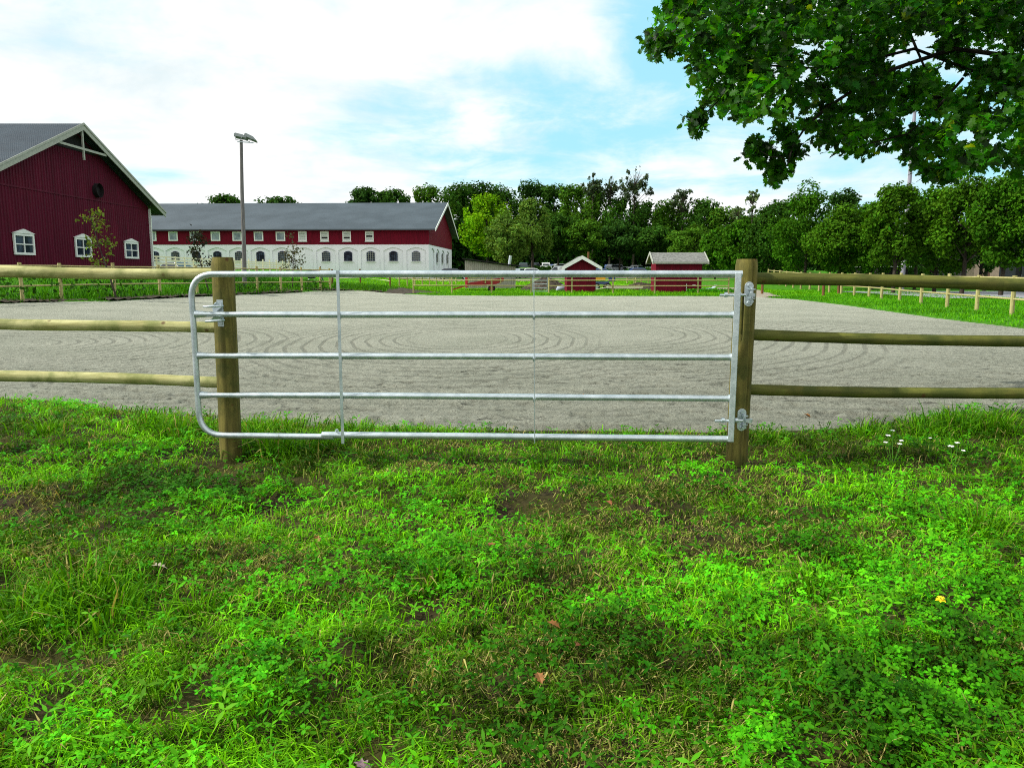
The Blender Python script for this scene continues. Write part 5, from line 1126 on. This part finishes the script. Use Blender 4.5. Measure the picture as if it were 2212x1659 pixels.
def clovers(name, n, s0, s1, wfun, hmul, cbase, label, round_=True, nleaf=3):
    x, y = sample_fg(n, wfun); n = len(x); h = rng.uniform(.012, .075, n) * (1 + .9 * tallness(x, y)) * hmul * (.7 + .7 * fbm(x * 1.9, y * 1.9, 2, 95)); z = GN(x, y) + h; s_ = rng.uniform(s0, s1, n)[:, None] * np.clip(.9 + y[:, None] * .05, .9, 1.35)
    nn = rand_unit(n) * .55 + np.array([0, -.12, 1]); nn /= np.linalg.norm(nn, axis=1, keepdims=True); t_, b = frames(nn); Cn = np.stack([x, y, z], 1)
    pr = np.array([(0, 0), (.30, -.30), (.72, -.40), (1.0, -.20), (.95, 0), (1.0, .20), (.72, .40), (.30, .30)]) if round_ else np.array([(0, 0), (.35, -.16), (.7, -.2), (1.0, -.1), (1.35, 0), (1.0, .1), (.7, .2), (.35, .16)]); k = len(pr)
    V = np.empty((n, nleaf, k, 3)); big = fbm(x * 1.1, y * 1.1, 3, 99)[:, None]; cc = vary(cbase, n, .24, .16) * (.25 + .85 * patch(x, y)[:, None]); COL = np.empty((n, nleaf, k, 3))
    ph0 = rng.uniform(0, 6.28, n)
    for j in range(nleaf):
        ph = ph0 + j * 2 * math.pi / nleaf + rng.normal(size=n) * .12; d1 = t_ * np.cos(ph)[:, None] + b * np.sin(ph)[:, None]; d2 = -t_ * np.sin(ph)[:, None] + b * np.cos(ph)[:, None]; tilt = rng.normal(size=(n, 1)) * .25 - .1
        for q_, (a_, c_) in enumerate(pr): V[:, j, q_] = Cn + d1 * a_ * s_ + d2 * c_ * s_ + nn * (tilt * a_ + .35 * abs(c_) - .05) * s_; COL[:, j, q_] = cc * (1.25 if q_ in (2, 6) else 1.0)
    b0 = (np.arange(n * nleaf) * k)[:, None]; Fc = b0 + np.arange(k)[None]
    o = np_mesh(name, V.reshape(-1, 3), Fc, GRASSM, None, COL.reshape(-1, 3).clip(0, .9)); return tag(o, label, kind='stuff')
clovers('clover', 105000, .011, .021, lambda x, y: np.clip(clov(x, y) * 1.25 + .05, 0, 1) * (1 - .95 * bare(x, y)) * (-.5 + 2.4 * fbm(x * 5 + 9, y * 5, 2, 92)).clip(.06, 1), 1.2, S(58, 128, 8), 'dense green clover leaves in patches of the meadow')
clovers('herbs', 24000, .016, .034, lambda x, y: np.clip(.25 + .5 * clov(x, y), 0, 1) * (1 - .9 * bare(x, y)), 1.0, S(64, 128, 10), 'small pointed meadow herb leaves among the grass', False, 3)
clovers('plantain_leaves', 3000, .022, .042, lambda x, y: np.clip(.2 + .7 * field(CLOV, x, y), 0, 1) * (1 - .9 * bare(x, y)), 1.3, S(70, 130, 16), 'broad low leaves scattered through the meadow', False, 3)

# big arching tufts
def tufts():
    X, Y, Hh, A = [], [], [], []
    for px, py, n_, hh, rad in ((560, 960, 150, .20, .07), (600, 975, 190, .22, .10), (650, 965, 180, .20, .11), (560, 925, 110, .16, .07), (700, 950, 130, .15, .10), (610, 925, 120, .16, .1), (385, 930, 170, .17, .13), (320, 920, 140, .15, .12), (440, 925, 90, .15, .05),
                               (2080, 925, 220, .20, .16), (2150, 930, 170, .2, .13), (1990, 925, 140, .17, .12), (1870, 930, 90, .13, .1), (160, 1265, 160, .15, .13), (230, 1300, 170, .15, .14), (60, 1320, 150, .14, .12), (100, 930, 130, .13, .13), (1665, 945, 90, .12, .07),
                               (420, 1290, 70, .1, .08), (940, 1240, 80, .1, .09), (1560, 1200, 60, .1, .07), (1180, 1000, 60, .1, .1), (1760, 1250, 80, .12, .1), (2120, 1130, 110, .13, .14), (760, 930, 90, .12, .12), (860, 925, 60, .10, .1), (1380, 940, 50, .10, .08)):
        b = at_Z(px, py, .06); n_ = int(n_ * 1.5); r_ = rng.normal(size=(n_, 2)) * rad * .75; X.append(b.x + r_[:, 0]); Y.append(b.y + r_[:, 1]); Hh.append(1.55 * hh * rng.uniform(.45, 1.2, n_)); A.append(np.arctan2(r_[:, 1] - .02, r_[:, 0]) + rng.normal(size=n_) * .7)
    X, Y, Hh, A = map(np.concatenate, (X, Y, Hh, A)); n_ = len(X); t_ = rng.uniform(size=(n_, 1)); c_ = GA * (1 - t_) + GB_ * t_; c_ = np.where(rng.uniform(size=(n_, 1)) < .07, GY * .8, c_)
    tag(blades('grass_tufts', X, Y, GN(X, Y) - .01, Hh, rng.uniform(.005, .0105, n_), rng.uniform(.3, 1.0, n_), c_ * .9, c_ * 1.2, az=A), 'long arching grass tufts round the posts and along the sand edge', kind='stuff')
tufts()
# grass on the banks and strips beyond the sand
def far_grass(name, n, xr_, yr_, hm, wd, mask, ca, cb_, label, pat=.55):
    x = rng.uniform(*xr_, n); y = rng.uniform(*yr_, n); k = (in_arena(x, y) < .15 * rng.uniform(size=n)) & mask(x, y); x, y = x[k], y[k]; n = len(x); h = hm * (1 - .6 * sst(-x - fenceX(y), 2, 7)) * rng.uniform(.5, 1.2, n) * (.5 + fbm(x * .7, y * .7, 2, 33)); t_ = rng.uniform(size=(n, 1)); f = fbm(x * .5, y * .5, 3, 34)[:, None]
    c_ = (np.array(ca[:3]) * (1 - t_) + np.array(cb_[:3]) * t_) * (pat + 2 * (1 - pat) * f); o = blades(name, x, y, GN(x, y) - .02, h, wd * rng.uniform(.6, 1.3, n), rng.uniform(.2, .9, n), c_, c_ * 1.1); return tag(o, label, kind='stuff')
far_grass('bank_grass', 60000, (-34, -9), (24, 64), .42, .035, lambda x, y: (-x - fenceX(y) > -1.6) & (y > 24) & (fbm(x * 1.2, y * 1.2, 2, 36) + .4 * (-x - fenceX(y) > .3) > .5), S(26, 76, 6), S(80, 142, 14), 'tall grass on the bank behind the left fence')
far_grass('field_grass', 52000, (-12, 20), (48, 70), .22, .035, lambda x, y: ~((np.abs(x - (-12.5 + (66 - y) * .45)) < 2.6) & (y > 52)) & ~((x > 13.4) & (np.abs(x - (15 + (y - 49) * .22)) < 1.5)), S(54, 122, 6), S(112, 172, 18), 'bright grass strip behind the arena')
far_grass('verge_grass', 52000, (13, 27), (14, 60), .16, .028, lambda x, y: (x < 27) & ~((np.abs(x - (15 + (y - 49) * .22)) < 1.7) & (y > 46)), S(44, 116, 6), S(98, 164, 14), 'grass verge along the right side of the arena')
far_grass('yard_grass', 30000, (-34, 14), (64, 88), .2, .07, lambda x, y: x > -40, S(80, 146, 10), S(122, 184, 24), 'bright meadow between the arena and the stable')
x_ = None
def fringe(name, n, label):
    # weeds along the edge of the left bank and the sheds
    x = rng.uniform(12, 15.5, n); y = rng.uniform(52.9, 54.1, n); P = np.stack([x, y, G(x, y) + rng.uniform(0, .3, n)], 1); o = leaf_cards(P, rand_unit(n), rng.uniform(.05, .1, n), vary(S(60, 130, 20), n, .3), None, name); return tag(o, label, kind='stuff')
fringe('nettles', 900, 'low leafy weeds at the foot of the shingled shed')

# flowers, fallen leaves
PET = paint('white_petals', S(238, 240, 236), .7, .04); YPET = paint('yellow_petals', S(240, 214, 30), .6, .05); STEM = paint('stem', S(74, 124, 34), .6, .1)
def yarrow(px, py, heads, label):
    b = at_Z(px, py, .22); gz = float(GN(b.x, b.y)); root = thing('yarrow_plant', label, 'wildflower', (b.x, b.y, gz), group='white flowering yarrow')
    st = MB(); 
    for (dx, dy, hh, r) in heads:
        p = Vector((dx, dy, hh)); st.tube([(0, 0, 0), p * .5 + Vector((dx * .2, 0, .02)), p], [.003, .0025, .002], 5)
        fl = MB()
        for k in range(22):
            a = random.uniform(0, 6.28); q_ = r * .62 * math.sqrt(random.random()); c_ = p + Vector((q_ * math.cos(a), q_ * math.sin(a), .004 - q_ * q_ * 3 + random.uniform(0, .004))); m_ = 6
            fl.add([c_ + Vector(((.0045) * math.cos(2 * math.pi * j / m_), (.0045) * math.sin(2 * math.pi * j / m_), -.002 * (j % 2))) for j in range(m_)] + [c_ + Vector((0, 0, .004))], [(j, (j + 1) % m_, m_) for j in range(m_)])
        fl.build('flower_head', PET, root)
    st.build('stem', STEM, root)
yarrow(1932, 950, [(-.05, 0, .24, .024), (.0, .04, .27, .026), (-.075, -.02, .19, .022), (.03, -.03, .18, .026), (.055, 0, .2, .02)], 'white yarrow plant with five flower heads right of the cracked post')
yarrow(2066, 958, [(-.04, 0, .19, .034), (.02, .02, .21, .03), (.045, -.02, .16, .02)], 'white yarrow plant near the right edge with one broad flower head')
yarrow(2010, 940, [(.0, 0, .16, .016)], 'single small white flower head between the two yarrow clumps')
b = at_Z(2029, 1330, .02); root = thing('yellow_flower', 'single yellow flower in the clover at lower right', 'wildflower', (b.x, b.y, float(GN(b.x, b.y)))); MB().tube([(0, 0, 0), (.004, 0, .05), (0, 0, .10)], .0022, 6).build('stem', STEM, root)
fl = MB()
for lay, rr2 in ((0, .024), (.012, .017)):
    for k in range(6):
        a = k * 1.047 + lay * 40; d = Vector((math.cos(a), math.sin(a), 0)); e = Vector((-d.y, d.x, 0)); c_ = Vector((0, 0, .10 + lay)); fl.add([c_, c_ + d * rr2 * .55 + e * rr2 * .4 + Vector((0, 0, .004)), c_ + d * rr2 + Vector((0, 0, -.002)), c_ + d * rr2 * .55 - e * rr2 * .4 + Vector((0, 0, .004))], [(0, 1, 2, 3)])
fl.build('petals', YPET, root)
def fallen(px, py, s_, colr, label, zoff=.055, rz=0.0):
    b = at_Z(px, py, zoff); g_ = float(GN(b.x, b.y)) if b.y < 8 else float(G(b.x, b.y)) - .03; n_ = 12; ol = [(0, -.55), (.14, -.32), (.3, -.3), (.2, -.1), (.42, 0), (.24, .14), (.36, .32), (.14, .34), (0, .58), (-.14, .34), (-.36, .32), (-.24, .14), (-.42, 0), (-.2, -.1), (-.3, -.3), (-.14, -.32)]
    M = Matrix.Rotation(rz, 3, 'Z') @ Matrix.Rotation(R(random.uniform(14, 34)), 3, 'X'); up = [M @ Vector((a_ * s_ * 2, b_ * s_ * 2, s_ * .7 * abs(a_) - s_ * .5 * b_ * b_)) for a_, b_ in ol]
    m_ = MB(); m_.add([Vector((0, 0, 0))] + up, [(0, j + 1, (j + 1) % 16 + 1) for j in range(16)]); m_.add([Vector((0, 0, -.0015))] + [p - Vector((0, 0, .0015)) for p in up], [(0, (j + 1) % 16 + 1, j + 1) for j in range(16)])
    o = m_.build('fallen_leaf', colr, None); o.location = (b.x, b.y, g_ + zoff); tag(o, label, 'leaf', 'fallen leaves')
ORL = paint('orange_leaf', S(128, 86, 40), .6, .3, 30); BRL = paint('brown_leaf', S(128, 78, 44), .7, .3, 30); PKL = paint('mauve_leaf', S(146, 120, 126), .7, .2, 30); GRL = paint('pale_leaf', S(190, 178, 156), .7, .2, 30)
fallen(1197, 1342, .028, ORL, 'orange brown fallen leaf in the middle of the meadow', rz=1.2); fallen(1166, 1459, .026, ORL, 'dull orange fallen leaf below the middle one', rz=.3); fallen(786, 1640, .030, PKL, 'mauve grey fallen leaf at the bottom edge', rz=1.4)
fallen(346, 1228, .034, GRL, 'pale grey curled leaf in the grass at left', rz=2.0); fallen(1062, 1181, .03, BRL, 'brown leaf just above the clover in the centre', rz=.8); fallen(686, 1158, .026, ORL, 'small orange leaf in pale grass right of the latch post', rz=.1)
fallen(1262, 850, .05, ORL, 'orange leaf lying on the sand behind the gate', .02, 1.1); fallen(1748, 893, .05, ORL, 'orange leaf on the sand edge right of the cracked post', .02, 1.0); fallen(1255, 1395, .03, BRL, 'brown leaf among weeds near the middle bottom', rz=2.4); fallen(1316, 1090, .026, BRL, 'brown leaf in the thin grass before the gate', rz=.5)
